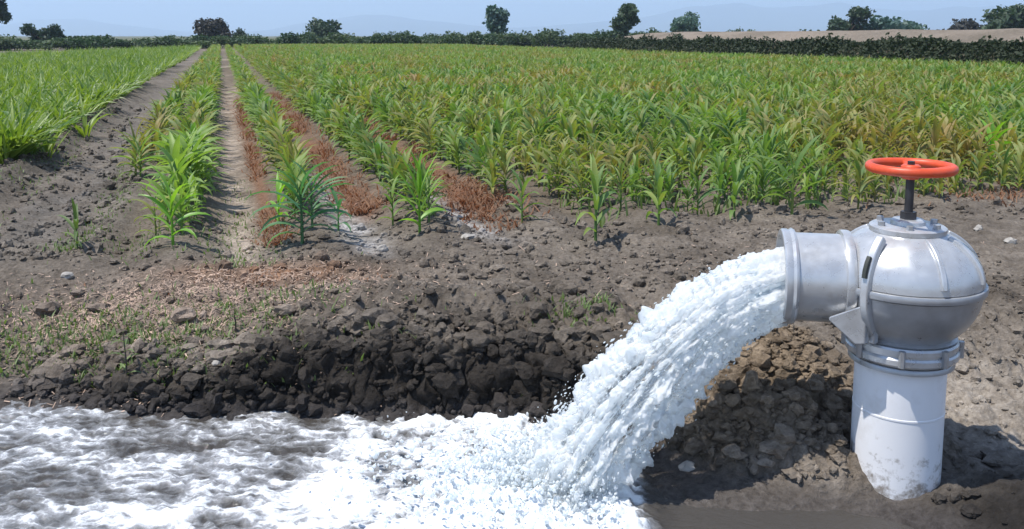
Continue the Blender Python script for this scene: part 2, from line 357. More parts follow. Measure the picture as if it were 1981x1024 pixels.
# raised earth bank with a dirt road on top, along the right side of the field
def bank_z(u, v):
    w = 0.25 * gnoise(v * .12, v * 0 + 2.0)
    z = ZF - .3 + 0.3 * sstep(24.6, 25.0, u) + (1.03 + .06 * gnoise(v * .3, u * .5)) * sstep(25.1 + w, 26.2 + w, u) + 0.58 * sstep(26.4, 31, u) - 1.9 * sstep(36, 46, u)
    return z - 2.0 * (1 - sstep(3, 20, v)) - 2.2 * sstep(58, 84, v)
def earth_bank():
    us = np.concatenate([np.linspace(24.6, 26.6, 22), np.linspace(26.9, 31, 10), np.linspace(33, 47, 12)]); vs = np.concatenate([np.arange(3, 60, .35), np.arange(60, 260, 1.5)])
    U_, V_ = np.meshgrid(us, vs); x, y = U_ * DU[0] + V_ * DV[0], U_ * DU[1] + V_ * DV[1]; z = bank_z(U_, V_) + .03 * gnoise(x * 1.3, y * 1.3)
    n, m = U_.shape; idx = np.arange(n * m).reshape(n, m); q = np.stack([idx[:-1, :-1], idx[:-1, 1:], idx[1:, 1:], idx[1:, :-1]], -1).reshape(-1, 4)
    me = mesh_np('earth_bank', np.stack([x, y, z], -1), q, [M['soil']])
    t_ = (sstep(26.0, 26.6, U_) * np.clip(.8 + .5 * fbm(x * .3, y * .3, 5.0, 3), 0, 1))[..., None]
    c = np.array([0.085, 0.075, 0.055]) * (1 - t_) + np.array([0.22, 0.185, 0.15]) * t_
    me.attributes.new('Col', 'FLOAT_COLOR', 'POINT').data.foreach_set('color', np.concatenate([c, np.ones((n, m, 1))], -1).astype(np.float32).ravel())
    tag(link('earth_bank', me), kind='structure')
earth_bank()

# far hills: a ridge 7 to 10 km away
def hills():
    prof = [(-600, 62), (-200, 58), (0, 52), (60, 42), (150, 38), (230, 48), (330, 60), (430, 64), (520, 58), (620, 40), (700, 30), (780, 34),
            (880, 46), (960, 54), (1060, 52), (1150, 44), (1250, 34), (1330, 16), (1420, 8), (1520, 14), (1620, 10), (1740, 22), (1840, 14), (1981, 18), (2300, 30), (2700, 52)]
    pxs = np.array([p[0] for p in prof], float); pys = np.array([p[1] for p in prof], float)
    qs = np.linspace(-600, 2700, 330); ys = np.interp(qs, pxs, pys)
    D = np.linspace(7000, 10500, 26); V = []
    for i, d in enumerate(D):
        t = i / 25; sh = math.sin(min(1, t / 0.45) * math.pi / 2) if t < 0.45 else math.cos((t - 0.45) / 0.55 * math.pi / 2)
        az = np.arctan((qs - PX) / (F / math.cos(TILT)))
        top = (69.4 - ys) / 1728 * (7000 + 3500 * 0.45)
        x = d * np.tan(az); y = np.full_like(x, d)
        n = fbm(x / 700, y / 700, 4.0, 4)
        z = np.maximum(top, 0) * sh * (1 + 0.16 * n) - 6 * (1 - sh)
        V.append(np.stack([x, y, z], -1))
    V = np.array(V); m, n = V.shape[:2]; idx = np.arange(m * n).reshape(m, n)
    q = np.stack([idx[:-1, :-1], idx[:-1, 1:], idx[1:, 1:], idx[1:, :-1]], -1).reshape(-1, 4)
    return tag(link('hills', mesh_np('hills', V, q, [M['hill']])), kind='structure')
hills()

# the air between here and the hills
def haze():
    x, y0, y1, z0, z1 = 13000, -3000, 13000, -20, 420
    V = [(-x, y0, z0), (x, y0, z0), (x, y1, z0), (-x, y1, z0), (-x, y0, z1), (x, y0, z1), (x, y1, z1), (-x, y1, z1)]
    Fc = [(3, 2, 1, 0), (4, 5, 6, 7), (0, 1, 5, 4), (1, 2, 6, 5), (2, 3, 7, 6), (3, 0, 4, 7)]
    m, t, o = new_mat('haze'); pv = node(t, 'ShaderNodeVolumePrincipled'); pv.inputs['Color'].default_value = (0.62, 0.78, 1.0, 1)
    pv.inputs['Density'].default_value = 0.0003; pv.inputs['Anisotropy'].default_value = 0.2
    t.links.new(pv.outputs[0], o.inputs['Volume'])
    return tag(link('haze', mesh_np('haze', V, Fc, [m], smooth=False)), kind='stuff')
haze()

# ------------------------------------------------------------------ water
def foam_mat(name, pool):
    m, t, o = new_mat(name); geo = node(t, 'ShaderNodeNewGeometry')
    b = node(t, 'ShaderNodeBsdfPrincipled', Roughness=0.28, IOR=1.33)
    if not pool: b.inputs['Subsurface Weight'].default_value = 0.6; b.inputs['Subsurface Radius'].default_value = (1, 1, 1); b.inputs['Subsurface Scale'].default_value = 0.06; b.inputs['Specular IOR Level'].default_value = 0.5
    if pool:
        a = node(t, 'ShaderNodeAttribute', attribute_name='foam')
        nd = node(t, 'ShaderNodeTexNoise', Scale=7.0, Detail=4.0); t.links.new(geo.outputs['Position'], nd.inputs['Vector'])
        sc_ = node(t, 'ShaderNodeVectorMath', operation='SCALE'); t.links.new(nd.outputs['Color'], sc_.inputs[0]); sc_.inputs['Scale'].default_value = 0.16
        wp = node(t, 'ShaderNodeVectorMath', operation='ADD'); t.links.new(geo.outputs['Position'], wp.inputs[0]); t.links.new(sc_.outputs[0], wp.inputs[1])
        mp = node(t, 'ShaderNodeMapping'); mp.inputs['Rotation'].default_value = (0, 0, R(-14)); mp.inputs['Scale'].default_value = (.42, 1.2, .5); t.links.new(wp.outputs[0], mp.inputs[0])
        lace = []
        for scl in (13.0, 34.0):
            vo = node(t, 'ShaderNodeTexVoronoi', feature='DISTANCE_TO_EDGE', Scale=scl); t.links.new(mp.outputs[0], vo.inputs['Vector'])
            lr = ramp(t, vo.outputs['Distance'], [(0.0, (1, 1, 1)), (0.28, (0, 0, 0))]); lace.append(lr.outputs[0])
        n = node(t, 'ShaderNodeTexNoise', Scale=110.0, Detail=4.0, Roughness=0.8); t.links.new(geo.outputs['Position'], n.inputs['Vector'])
        def madd(x_, k_, y_):
            q_ = node(t, 'ShaderNodeMath', operation='MULTIPLY_ADD'); t.links.new(x_, q_.inputs[0]); q_.inputs[1].default_value = k_; t.links.new(y_, q_.inputs[2]); return q_
        ad = madd(n.outputs[0], 0.62, madd(lace[1], 0.22, madd(lace[0], 0.36, a.outputs['Fac']).outputs[0]).outputs[0])
        r = ramp(t, ad.outputs[0], [(0.0, (0.06, 0.055, 0.05)), (0.35, (0.17, 0.172, 0.175)), (0.54, (0.29, 0.295, 0.31)), (0.70, (0.52, 0.54, 0.565)), (0.92, (0.76, 0.79, 0.81))])
        t.links.new(r.outputs[0], b.inputs['Base Color'])
        rr = ramp(t, ad.outputs[0], [(0.5, (0.06,) * 3), (0.8, (0.45,) * 3)]); t.links.new(rr.outputs[0], b.inputs['Roughness'])
        bp = node(t, 'ShaderNodeBump', Strength=0.6, Distance=0.008); t.links.new(ad.outputs[0], bp.inputs['Height']); t.links.new(bp.outputs[0], b.inputs['Normal'])
        t.links.new(b.outputs[0], o.inputs[0])
    else:
        a = node(t, 'ShaderNodeAttribute', attribute_name='white')
        n = node(t, 'ShaderNodeTexNoise', Scale=60.0, Detail=6.0, Roughness=0.75); t.links.new(geo.outputs['Position'], n.inputs['Vector'])
        ad = node(t, 'ShaderNodeMath', operation='MULTIPLY_ADD'); t.links.new(n.outputs[0], ad.inputs[0]); ad.inputs[1].default_value = 0.7; t.links.new(a.outputs['Fac'], ad.inputs[2])
        r = ramp(t, ad.outputs[0], [(0.30, (0.56, 0.64, 0.69)), (0.62, (0.86, 0.89, 0.91)), (0.9, (0.95, 0.96, 0.965))])
        t.links.new(r.outputs[0], b.inputs['Base Color'])
        bp = node(t, 'ShaderNodeBump', Strength=0.5, Distance=0.006); t.links.new(n.outputs[0], bp.inputs['Height']); t.links.new(bp.outputs[0], b.inputs['Normal'])
        tl = node(t, 'ShaderNodeBsdfTranslucent'); tl.inputs[0].default_value = (0.86, 0.92, 0.95, 1)
        mx = node(t, 'ShaderNodeMixShader'); mx.inputs[0].default_value = 0.5
        t.links.new(b.outputs[0], mx.inputs[1]); t.links.new(tl.outputs[0], mx.inputs[2])
        ho = node(t, 'ShaderNodeAttribute', attribute_name='hole'); tp = node(t, 'ShaderNodeBsdfTransparent'); m3 = node(t, 'ShaderNodeMixShader')
        t.links.new(ho.outputs['Fac'], m3.inputs[0]); t.links.new(mx.outputs[0], m3.inputs[1]); t.links.new(tp.outputs[0], m3.inputs[2]); t.links.new(m3.outputs[0], o.inputs[0])
    return m
M['pool'] = foam_mat('pool_water', True); M['foam'] = foam_mat('falling_water', False)

IMP = np.array([0.17, 3.02])           # where the jet lands
def pool():
    xs = np.concatenate([np.arange(-9, -2.6, 0.06), np.arange(-2.6, 0.7, 0.0085), np.arange(0.7, 2.2, 0.02)]); ys = np.concatenate([np.arange(1.0, 2.4, 0.06), np.arange(2.4, 4.2, 0.0085)])
    x, y = np.meshgrid(xs, ys)
    dx, dy = x - IMP[0], y - IMP[1]; d = np.hypot(dx, dy) + 1e-6
    wx = 0.10 * fbm(x * 2.2, y * 2.2, 1.0, 3); wy = 0.12 * fbm(x * 1.9, y * 1.9, 6.0, 3)
    X2, Y2 = dx + wx, dy + wy; ang = np.arctan2(Y2, -X2) + 0.25; ld = np.log(np.hypot(X2, Y2) + .25)
    st = fbm(ld * 2.6 + 5, ang * 5.0, 3.0, 4, 0.6)                   # foam drawn out away from the fall
    st2 = fbm(x * 5 + wx * 14, y * 9 + wy * 14, 8.0, 4, 0.6)
    chop = fbm(x * 9 + wx * 6, y * 13 + wy * 6, 2.0, 2); c1 = (1 - np.abs(chop)) ** 3
    c2 = (1 - np.abs(gnoise(x * 24 + wx * 20, y * 30 + wy * 20, 6.0))) ** 3; c3 = gnoise(x * 55, y * 55, 2.2)
    boil = np.exp(-(d / 0.48) ** 2); far = sstep(0.3, 2.4, -dx)
    amp = 0.45 + 0.9 * np.exp(-d / 0.7)
    z = ZW + amp * (0.014 * st + 0.010 * st2 + 0.022 * (c1 - .4) + 0.010 * (c2 - .4)) + .0025 * c3 + 0.05 * boil + boil * (0.045 * fbm(x * 8, y * 8, 4.4, 3, .6))
    calm = sstep(0.38, 0.58, x)
    z = z * (1 - calm) + (ZW + 0.0015 * gnoise(x * 12, y * 12, 1.1)) * calm
    foam = -0.30 + 0.78 * np.exp(-(d / .75) ** 2) + 0.66 * st + 0.24 * st2 + 0.16 * (c1 - .4) + 0.16 * (c2 - 0.4) - 0.02 * far + 0.16 * np.exp(-((y - 2.75 + .1 * x) / .3) ** 2) * sstep(-2.2, -.6, x)
    foam = foam * (1 - calm) - 1.6 * calm
    ny, nx = x.shape; idx = np.arange(nx * ny).reshape(ny, nx)
    q = np.stack([idx[:-1, :-1], idx[:-1, 1:], idx[1:, 1:], idx[1:, :-1]], -1).reshape(-1, 4)
    gzv = ground_z(x, y, False); keep = (gzv < 0.06).reshape(-1)
    q = q[keep[q].any(1)]
    me = mesh_np('water', np.stack([x, y, z], -1), q, [M['pool']])
    a = me.attributes.new('foam', 'FLOAT', 'POINT'); a.data.foreach_set('value', foam.astype(np.float32).ravel())
    return tag(link('water', me), kind='structure')
pool()

def ico(sub=1):
    import bmesh
    bm = bmesh.new(); bmesh.ops.create_icosphere(bm, subdivisions=sub, radius=1)
    V = np.array([v.co[:] for v in bm.verts]); Fc = np.array([[v.index for v in f.verts] for f in bm.faces]); bm.free(); return V, Fc
ICO1, ICO2 = ico(1), ico(2)
def blobs(P, rad, stretch=None, direc=None, shape=ICO1, jitter=0.0, squash=None):
    """many little lumps in one vertex / face array"""
    V0, F0 = shape; n = len(P); V = np.repeat(V0[None], n, 0)
    if jitter: V = V * (1 + jitter * RNG.normal(size=(n, len(V0), 1)))
    V = V * np.asarray(rad).reshape(n, -1, 1 if np.ndim(rad) < 2 else 3)
    if stretch is not None:
        dd = direc / np.linalg.norm(direc, axis=1)[:, None]
        V = V + dd[:, None] * ((V * dd[:, None]).sum(-1, keepdims=True)) * (np.asarray(stretch)[:, None, None] - 1)
    V = V + np.asarray(P)[:, None]
    return V.reshape(-1, 3), (F0[None] + (np.arange(n) * len(V0))[:, None, None]).reshape(-1, F0.shape[1])

def jet():
    C = [(1580, 546, 3.135, 78), (1510, 550, 3.13, 79), (1416, 584, 3.12, 82), (1326, 660, 3.10, 86), (1236, 750, 3.08, 92), (1158, 850, 3.05, 96), (1105, 940, 3.02, 98), (1075, 1005, 3.0, 92)]
    pts = np.array([at_y(c[0], c[1], c[2]) for c in C]); rad = np.array([c[3] * 3.15 / F * 0.96 for c in C])
    # resample smoothly
    T = np.linspace(0, len(C) - 1, 60); cs = np.stack([np.interp(T, range(len(C)), pts[:, k]) for k in range(3)], -1); rr = np.interp(T, range(len(C)), rad)
    for _ in range(8): cs[1:-1] = (cs[:-2] + 2 * cs[1:-1] + cs[2:]) / 4
    tan = np.gradient(cs, axis=0); tan /= np.linalg.norm(tan, axis=1)[:, None]
    side = np.array([0, 1.0, 0]); b = np.cross(tan, side); b /= np.linalg.norm(b, axis=1)[:, None]
    # a smooth sheet at the mouth that tears into ropes and froth on the way down
    ns, na = 560, 300; tt = np.linspace(0, 59, ns); th = np.linspace(0, 2 * math.pi, na, endpoint=False)
    f_ = lambda A: np.stack([np.interp(tt, range(60), A[:, q]) for q in range(3)], -1)
    cS, bS = f_(cs), f_(b); rS = np.interp(tt, range(60), rr); S_, T_ = np.meshgrid(tt / 59, th, indexing='ij')
    cx_, sx_ = np.cos(T_), np.sin(T_); tb = sstep(-0.12, 0.65, S_)
    wob = .5 * gnoise(cx_ * 1.4, sx_ * 1.4, S_ * 5)
    rope = fbm(cx_ * 4.5 + wob, sx_ * 4.5 + wob, S_ * 5.0, 4, .6)
    torn = fbm(cx_ * 5 + wob * 2, sx_ * 5, S_ * 11, 4, .62)
    spike = np.clip(gnoise(cx_ * 11, sx_ * 11, S_ * 26) - .25, 0, 1) ** 1.2
    fine = gnoise(cx_ * 26, sx_ * 26, S_ * 60)
    r_ = rS[:, None] * (0.90 + (.035 + .11 * tb) * rope + (.01 + .20 * tb) * torn + .45 * tb * spike + (.006 + .02 * tb) * fine)
    V = cS[:, None] + r_[..., None] * (cx_[..., None] * side + sx_[..., None] * bS[:, None])
    pn = V - cS[:, None]; pn /= np.linalg.norm(pn, axis=-1)[..., None] + 1e-6
    lum = fbm(V[..., 0] * 17, V[..., 1] * 17, V[..., 2] * 17, 3, .6); cur = np.abs(gnoise(V[..., 0] * 42, V[..., 1] * 42, V[..., 2] * 42 + 3))
    V = V + pn * ((.004 + .022 * tb) * lum + (.004 + .012 * tb) * (.45 - cur))[..., None]
    idx = np.arange(ns * na).reshape(ns, na); nx_ = np.roll(idx, -1, 1)
    Fq = np.stack([idx[:-1], nx_[:-1], nx_[1:], idx[1:]], -1).reshape(-1, 4)
    me2 = mesh_np('stream', V.reshape(-1, 3), Fq, [M['foam']])
    clear = .48 + .35 * rope + .40 * torn + .25 * fine + .45 * lum + .5 * (.35 - cur) + .22 * tb
    hole = sstep(.08, .42, -torn * .8 - rope * .5 + .3 * fine + .3 * (cur - .3)) * sstep(.18, .65, S_)
    me2.attributes.new('hole', 'FLOAT', 'POINT').data.foreach_set('value', hole.astype(np.float32).ravel())
    me2.attributes.new('white', 'FLOAT', 'POINT').data.foreach_set('value', clear.astype(np.float32).ravel())
    root = empty('water_jet', tuple(np.array([IMP[0], IMP[1], ZW])))
    tag(root, 'thick white jet of foaming water gushing from the grey valve outlet into the pool', 'water jet')
    o = link('stream', me2, root); o.matrix_parent_inverse = Matrix.Translation(root.location).inverted()
    # threads and loose drops round the fall, and the low crown of splash at its foot
    N = 6500; t = RNG.uniform(.12, 1, N) ** .7 * 57; i = t.astype(int); a = RNG.uniform(0, 2 * math.pi, N); k = 0.93 + np.abs(RNG.normal(0, .03 + 0.20 * (t / 58) ** 1.2, N))
    P1 = cs[i] + (rr[i] * k)[:, None] * (np.cos(a)[:, None] * side + np.sin(a)[:, None] * b[i]); D1 = tan[i] + RNG.normal(0, .22, (N, 3)); s1 = np.clip(RNG.lognormal(-6.45, .55, N), .0008, .006); e1 = RNG.uniform(1, 3.2, N)
    N2 = 5200; a = RNG.uniform(0, 2 * math.pi, N2); d = np.abs(RNG.normal(0.16, 0.20, N2)); h = np.abs(RNG.normal(0, .055, N2)) * np.exp(-((d - .18) / .28) ** 2)
    P2 = np.stack([IMP[0] - .05 + d * np.cos(a) * 1.4, IMP[1] + d * np.sin(a), ZW + 0.035 + h], -1); D2 = RNG.normal(0, 1, (N2, 3)) + np.array([0, 0, .8]); s2 = np.clip(RNG.lognormal(-5.7, .5, N2), .0012, .009); e2 = RNG.uniform(1, 2.5, N2)
    P = np.concatenate([P1, P2]); D_ = np.concatenate([D1, D2]); s_ = np.concatenate([s1, s2]); e_ = np.concatenate([e1, e2])
    kp = (P[:, 2] > ground_z(P[:, 0], P[:, 1]) + 0.03) & ((P[:, 0] < .36) | (P[:, 2] > .15)); P, D_, s_, e_ = P[kp], D_[kp], s_[kp], e_[kp]
    v, f = blobs(P, s_, e_, D_, ICO1)
    dr = link('droplets', mesh_np('droplets', v, f, [M['foam']]), root); dr.matrix_parent_inverse = Matrix.Translation(root.location).inverted()
    dr['kind'] = 'stuff'
    dr.data.attributes.new('white', 'FLOAT', 'POINT').data.foreach_set('value', np.full(len(dr.data.vertices), .85, np.float32))
jet()

# ------------------------------------------------------------------ the irrigation hydrant
def hydrant():
    px, py = float(PIPE[0]), float(PIPE[1]); root = empty('irrigation_valve', (px, py, 0))
    tag(root, 'grey irrigation valve on a white upright pipe with red handwheel, pouring water', 'irrigation valve')
    r = 0.153
    pipe = MB().lathe([(r - .01, .50), (r, .50), (r, .285), (r + .0015, .283), (r + .0015, .277), (r, .275), (r, -.3)], 64).obj('riser_pipe', M['pvc'], root)
    MB().lathe([(r + .0035, .470), (r + .020, .470), (r + .024, .462), (r + .024, .452), (r + .004, .448)], 64, close=True).obj('gasket_ring', M['cast'], pipe)
    MB().lathe([(.160, .480), (.184, .480), (.189, .487), (.189, .505), (.184, .512), (.181, .513), (.181, .520), (.186, .522), (.186, .538), (.181, .545), (.160, .545)], 72).obj('collar', M['cast2'], root)
    for k in range(8):
        a = R(22 + 45 * k); c, s = math.cos(a), math.sin(a)
        MB().tube([(c * .191, s * .191, .484), (c * .191, s * .191, .542)], .011, 6).obj('collar_bolt', M['cast'], root)
    body = [(.172, .545), (.180, .552)] + [(.252 * math.cos(a), .735 + .235 * math.sin(a)) for a in [R(x) for x in range(-48, 0, 6)]] + [(.254, .722)]
    MB().lathe(body, 72).obj('lower_bowl', M['cast'], root)
    MB().lathe([(.252, .724), (.262, .726), (.264, .733), (.264, .742), (.262, .749), (.252, .751)], 72).obj('seam_ring', M['cast'], root)
    dome = [(.254, .753)] + [(.254 * math.cos(a) ** .88, .753 + .185 * math.sin(a)) for a in [R(x) for x in range(6, 64, 6)]] + [(.115, .924)]
    d = MB().lathe(dome, 72).obj('upper_dome', M['cast2'], root)
    # ribs on the dome follow its meridian
    def strip(az, prof, w, h):
        mb = MB(); c, s = math.cos(az), math.sin(az); t = Vector((-s, c, 0)); V = []
        for i, (rr, z) in enumerate(prof):
            p0 = prof[max(i - 1, 0)]; p1 = prof[min(i + 1, len(prof) - 1)]; dr, dz = p1[0] - p0[0], p1[1] - p0[1]; L = math.hypot(dr, dz) or 1
            nr, nz = dz / L, -dr / L
            if nr * rr + nz * (z - .74) < 0: nr, nz = -nr, -nz
            P = Vector((c * rr, s * rr, z)); N = Vector((c * nr, s * nr, nz))
            V += [P - N * .006 - t * w / 2, P + N * h - t * w / 2 * .8, P + N * h + t * w / 2 * .8, P - N * .006 + t * w / 2]
        Fc = [(0, 1, 2, 3), tuple(4 * (len(prof) - 1) + k for k in (3, 2, 1, 0))]
        for i in range(len(prof) - 1):
            for k in range(4): Fc.append((4 * i + k, 4 * i + (k + 1) % 4, 4 * i + 4 + (k + 1) % 4, 4 * i + 4 + k))
        return mb.add(V, Fc)
    view = math.atan2(-py, -px)                      # azimuth towards the viewer's side
    for off in (28, 70, 112, -112, -150, 160):
        strip(view + R(off), dome[1:-1], .022, .010).obj('rib', M['cast2'], d, bevel=.003)
    # top cover, stem and handwheel
    cov = MB().lathe([(.02, .962), (.05, .962), (.056, .957), (.058, .944), (.120, .941), (.127, .936), (.127, .920), (.11, .915)], 56).obj('top_cover', M['cast2'], root)
    for k in range(6):
        a = R(10 + 60 * k); c, s = math.cos(a) * .102, math.sin(a) * .102
        MB().tube([(c, s, .935), (c, s, .956)], .012, 6).obj('bolt', M['cast'], cov)
    MB().tube([(0, 0, .91), (0, 0, 1.145)], .0145, 16).obj('stem', M['steel'], root)
    MB().tube([(0, 0, .96), (0, 0, .988)], .027, 6).obj('gland_nut', M['steel'], root)
    hw = empty('handwheel', (0, 0, -.018)); hw.parent = root
    hw.rotation_euler = (0, 0, 0)
    n = 56; V = []; Fc = []
    ring = [(math.cos(a), math.sin(a)) for a in [2 * math.pi * k / 10 for k in range(10)]]
    for k in range(n):
        a = 2 * math.pi * k / n
        for (cu, cv) in ring:
            rr = .136 + .0145 * cu; V.append((rr * math.cos(a), rr * math.sin(a), 1.162 + .0165 * cv))
    for k in range(n):
        for j in range(10): Fc.append((k * 10 + j, ((k + 1) % n) * 10 + j, ((k + 1) % n) * 10 + (j + 1) % 10, k * 10 + (j + 1) % 10))
    MB().add(V, Fc).obj('rim', M['red'], hw, auto=80)
    MB().lathe([(.004, 1.172), (.026, 1.172), (.033, 1.166), (.034, 1.132), (.026, 1.122), (.004, 1.122)], 28).obj('hub', M['red'], hw)
    MB().tube([(0, 0, 1.16), (0, 0, 1.184)], .012, 6).obj('stem_nut', M['steel'], hw)
    for k in range(4):
        a = view + R(8 + 90 * k); c, s = math.cos(a), math.sin(a); t = Vector((-s, c, 0))
        V = []
        for (rr, w, z0, z1) in ((.026, .030, 1.130, 1.158), (.075, .022, 1.138, 1.162), (.130, .026, 1.150, 1.172)):
            P = Vector((c * rr, s * rr, 0)); V += [P - t * w / 2 + Vector((0, 0, z0)), P + t * w / 2 + Vector((0, 0, z0)), P + t * w / 2 + Vector((0, 0, z1)), P - t * w / 2 + Vector((0, 0, z1))]
        Fc = [(0, 1, 2, 3), (11, 10, 9, 8)] + [(4 * i + q, 4 * i + (q + 1) % 4, 4 * i + 4 + (q + 1) % 4, 4 * i + 4 + q) for i in range(2) for q in range(4)]
        MB().add(V, Fc).obj('spoke', M['red'], hw, bevel=.004)
    # outlet branch: hollow pipe with a bell at its mouth
    oa = R(180 - 10); O = Matrix.Translation((0, 0, .737)) @ Matrix.Rotation(oa, 4, 'Z') @ Matrix.Rotation(R(90), 4, 'Y')   # local +Z runs along the branch
    def branch(prof, name, mat, par=root, nseg=72, close=True):
        mb = MB().lathe(prof, nseg, close=close); mb.v = [tuple(O @ Vector(v)) for v in mb.v]; return mb.obj(name, mat, par)
    ob = branch([(.146, .10), (.158, .10), (.158, .39), (.146, .39)], 'outlet_pipe', M['cast2'])
    branch([(.1595, .190), (.172, .192), (.174, .200), (.174, .214), (.172, .222), (.1595, .224)], 'outlet_band', M['cast2'], ob)
    branch([(.1475, .382), (.1595, .378), (.170, .382), (.174, .390), (.168, .400), (.171, .407), (.171, .422), (.166, .427), (.150, .427), (.1475, .42)], 'outlet_bell', M['cast2'], ob)
    # clamp rib with its slot on the near left, and the pointed lug beneath the outlet
    prof = [(.196, .555)] + [(.254 * math.cos(a) + .001, .738 + .235 * math.sin(a)) for a in [R(x) for x in range(-40, 52, 8)]]
    az = view - R(27)
    cl = strip(az, prof, .034, .020).obj('clamp_rib', M['cast2'], root, bevel=.004)
    strip(az, [(.276, .795), (.272, .82), (.262, .845), (.248, .865)], .016, .003).obj('slot', M['dark'], cl)  # flat dark strip, its colour stands in for the shade inside the slot
    c, s = math.cos(az), math.sin(az); P = Vector((c * .22, s * .22, 0)); lat = Vector((-math.cos(R(24)), math.sin(R(24)), 0))
    q = [P + Vector((0, 0, .70)), P + lat * .118 + Vector((0, 0, .640)), P + lat * .118 + Vector((0, 0, .628)), P + lat * .03 + Vector((0, 0, .555)), P + Vector((0, 0, .56))]
    MB().prism(q, Vector((c, s, 0)) * .030).obj('lug', M['cast2'], root, smooth=False, bevel=.004)
    return root
hydrant()

# ------------------------------------------------------------------ soil clods and stones
def clods():
    N = 26000; x = RNG.uniform(-2.9, 2.9, N); y = RNG.uniform(2.5, 6.6, N)
    z = ground_z(x, y); dens = 0.12 + 0.6 * (gauss(x, y, -0.3, 3.95, 1.0, 0.40) + 1.6 * gauss(x, y, 1.0, 3.3, .45, .45) + .6 * gauss(x, y, 2.4, 4.3, .9, .8) + .45 * gauss(x, y, 0.6, 5.0, 2.2, .5))
    hs_ = RNG.uniform(size=N) < 0.0
    keep = (z > 0.012) & (RNG.uniform(size=N) < dens) & (np.hypot(x - PIPE[0], y - PIPE[1]) > .19)
    x, y, z = x[keep], y[keep], z[keep]; n = len(x)
    s = np.clip(RNG.lognormal(-4.75, 0.62, n), 0.004, 0.05)
    def extra(xe, ye, lo, hi, zmin=-.02):
        nonlocal x, y, z, s
        ze = ground_z(xe, ye); kp = (ze > zmin) & (np.hypot(xe - PIPE[0], ye - PIPE[1]) > .20); m = kp.sum()
        x = np.concatenate([x, xe[kp]]); y = np.concatenate([y, ye[kp]]); z = np.concatenate([z, ze[kp]]); s = np.concatenate([s, np.clip(RNG.lognormal(math.log(lo) - .25, .62, m), lo * .3, hi)])
    xe = RNG.uniform(-2.3, .6, 2600); extra(xe, bank_line(xe) + RNG.uniform(-.03, .34, 2600) + RNG.normal(0, .03, 2600), .0155, .055)
    extra(1.02 + RNG.normal(0, .28, 2000), 3.34 + RNG.normal(0, .22, 2000), .014, .055, .02)
    ue = RNG.uniform(-2.2, -.8, 2000); ve = 6 + RNG.uniform(0, 1, 2000) ** 1.6 * 13; extra(ue * DU[0] + ve * DV[0], ue * DU[1] + ve * DV[1], .018, .06)
    ue = RNG.uniform(-.1, 6, 1500); ve = RNG.uniform(5.0, 7.5, 1500); extra(ue * DU[0] + ve * DV[0], ue * DU[1] + ve * DV[1], .014, .045)
    n = len(x)
    big = s > 0.017
    out = []
    for msk, shp in ((big, ICO2), (~big, ICO1)):
        m = msk.sum(); rad = s[msk][:, None] * RNG.uniform(0.65, 1.3, (m, 3)); rad[:, 2] *= .75
        V0, F0 = shp; V = np.repeat(V0[None], m, 0)
        ofs = RNG.uniform(0, 50, (m, 1))
        nz = fbm(V[..., 0] * 1.3 + ofs, V[..., 1] * 1.3 + ofs * .7, V[..., 2] * 1.3, 3)
        V = V * (1 + 0.55 * nz[..., None]) * rad[:, None]
        V = V + np.stack([x[msk], y[msk], z[msk] + s[msk] * .25], -1)[:, None]
        out.append((V.reshape(-1, 3), (F0[None] + (np.arange(m) * len(V0))[:, None, None]).reshape(-1, 3), np.repeat(np.arange(m), len(V0)), np.stack([x[msk], y[msk], z[msk]], -1)))
    V = np.concatenate([o[0] for o in out]); Fc = np.concatenate([out[0][1], out[1][1] + len(out[0][0])])
    me = mesh_np('soil_clods', V, Fc, [M['soil']], smooth=False)
    cols = []
    for o in out:
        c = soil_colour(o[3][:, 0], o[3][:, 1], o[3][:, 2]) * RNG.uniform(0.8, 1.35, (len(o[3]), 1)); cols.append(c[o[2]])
    c = np.concatenate(cols); c = np.concatenate([c, np.ones((len(c), 1))], -1)
    a = me.attributes.new('Col', 'FLOAT_COLOR', 'POINT'); a.data.foreach_set('color', c.astype(np.float32).ravel())
    tag(link('soil_clods', me), 'loose dark clods of dug earth scattered over the bare ground', 'soil clods', kind='stuff')
clods()
def stone(px, py, size, label, flat=0.6, mat='stone'):
    p = at_z(px, py, ZF); 
    for _ in range(4): p = at_z(px, py, gz(p[0], p[1]))
    V0, F0 = ICO2; o = RNG.uniform(0, 40)
    V = V0 * (1 + 0.45 * fbm(V0[:, 0] + o, V0[:, 1], V0[:, 2], 3))[:, None] * np.array([size, size * .8, size * flat])
    ob = link('stone', mesh_np('stone', V, F0, [M[mat]], smooth=False), None, (p[0], p[1], gz(p[0], p[1]) + size * flat * .35)); ob.rotation_euler[2] = RNG.uniform(0, 6)
    return tag(ob, label, 'stone', 'pale stones on the bare soil')
stone(740, 486, .045, 'pale grey stone on bare soil in front of the short bright corn plant')
stone(130, 536, .040, 'whitish stone on the soil at the far left edge near the track')
stone(905, 462, .055, 'flat grey stone beside the pale furrow, between two corn row ends', .45)
stone(1893, 446, .040, 'pinkish pale stone just behind the right side of the valve', .7)
stone(1955, 470, .045, 'large pale earth lump at the right edge behind the valve', .7)
stone(420, 690, .028, 'small pale stone among chaff on the left bank')
stone(1330, 905, .030, 'small pale stone on the mud at the foot of the earth heap')

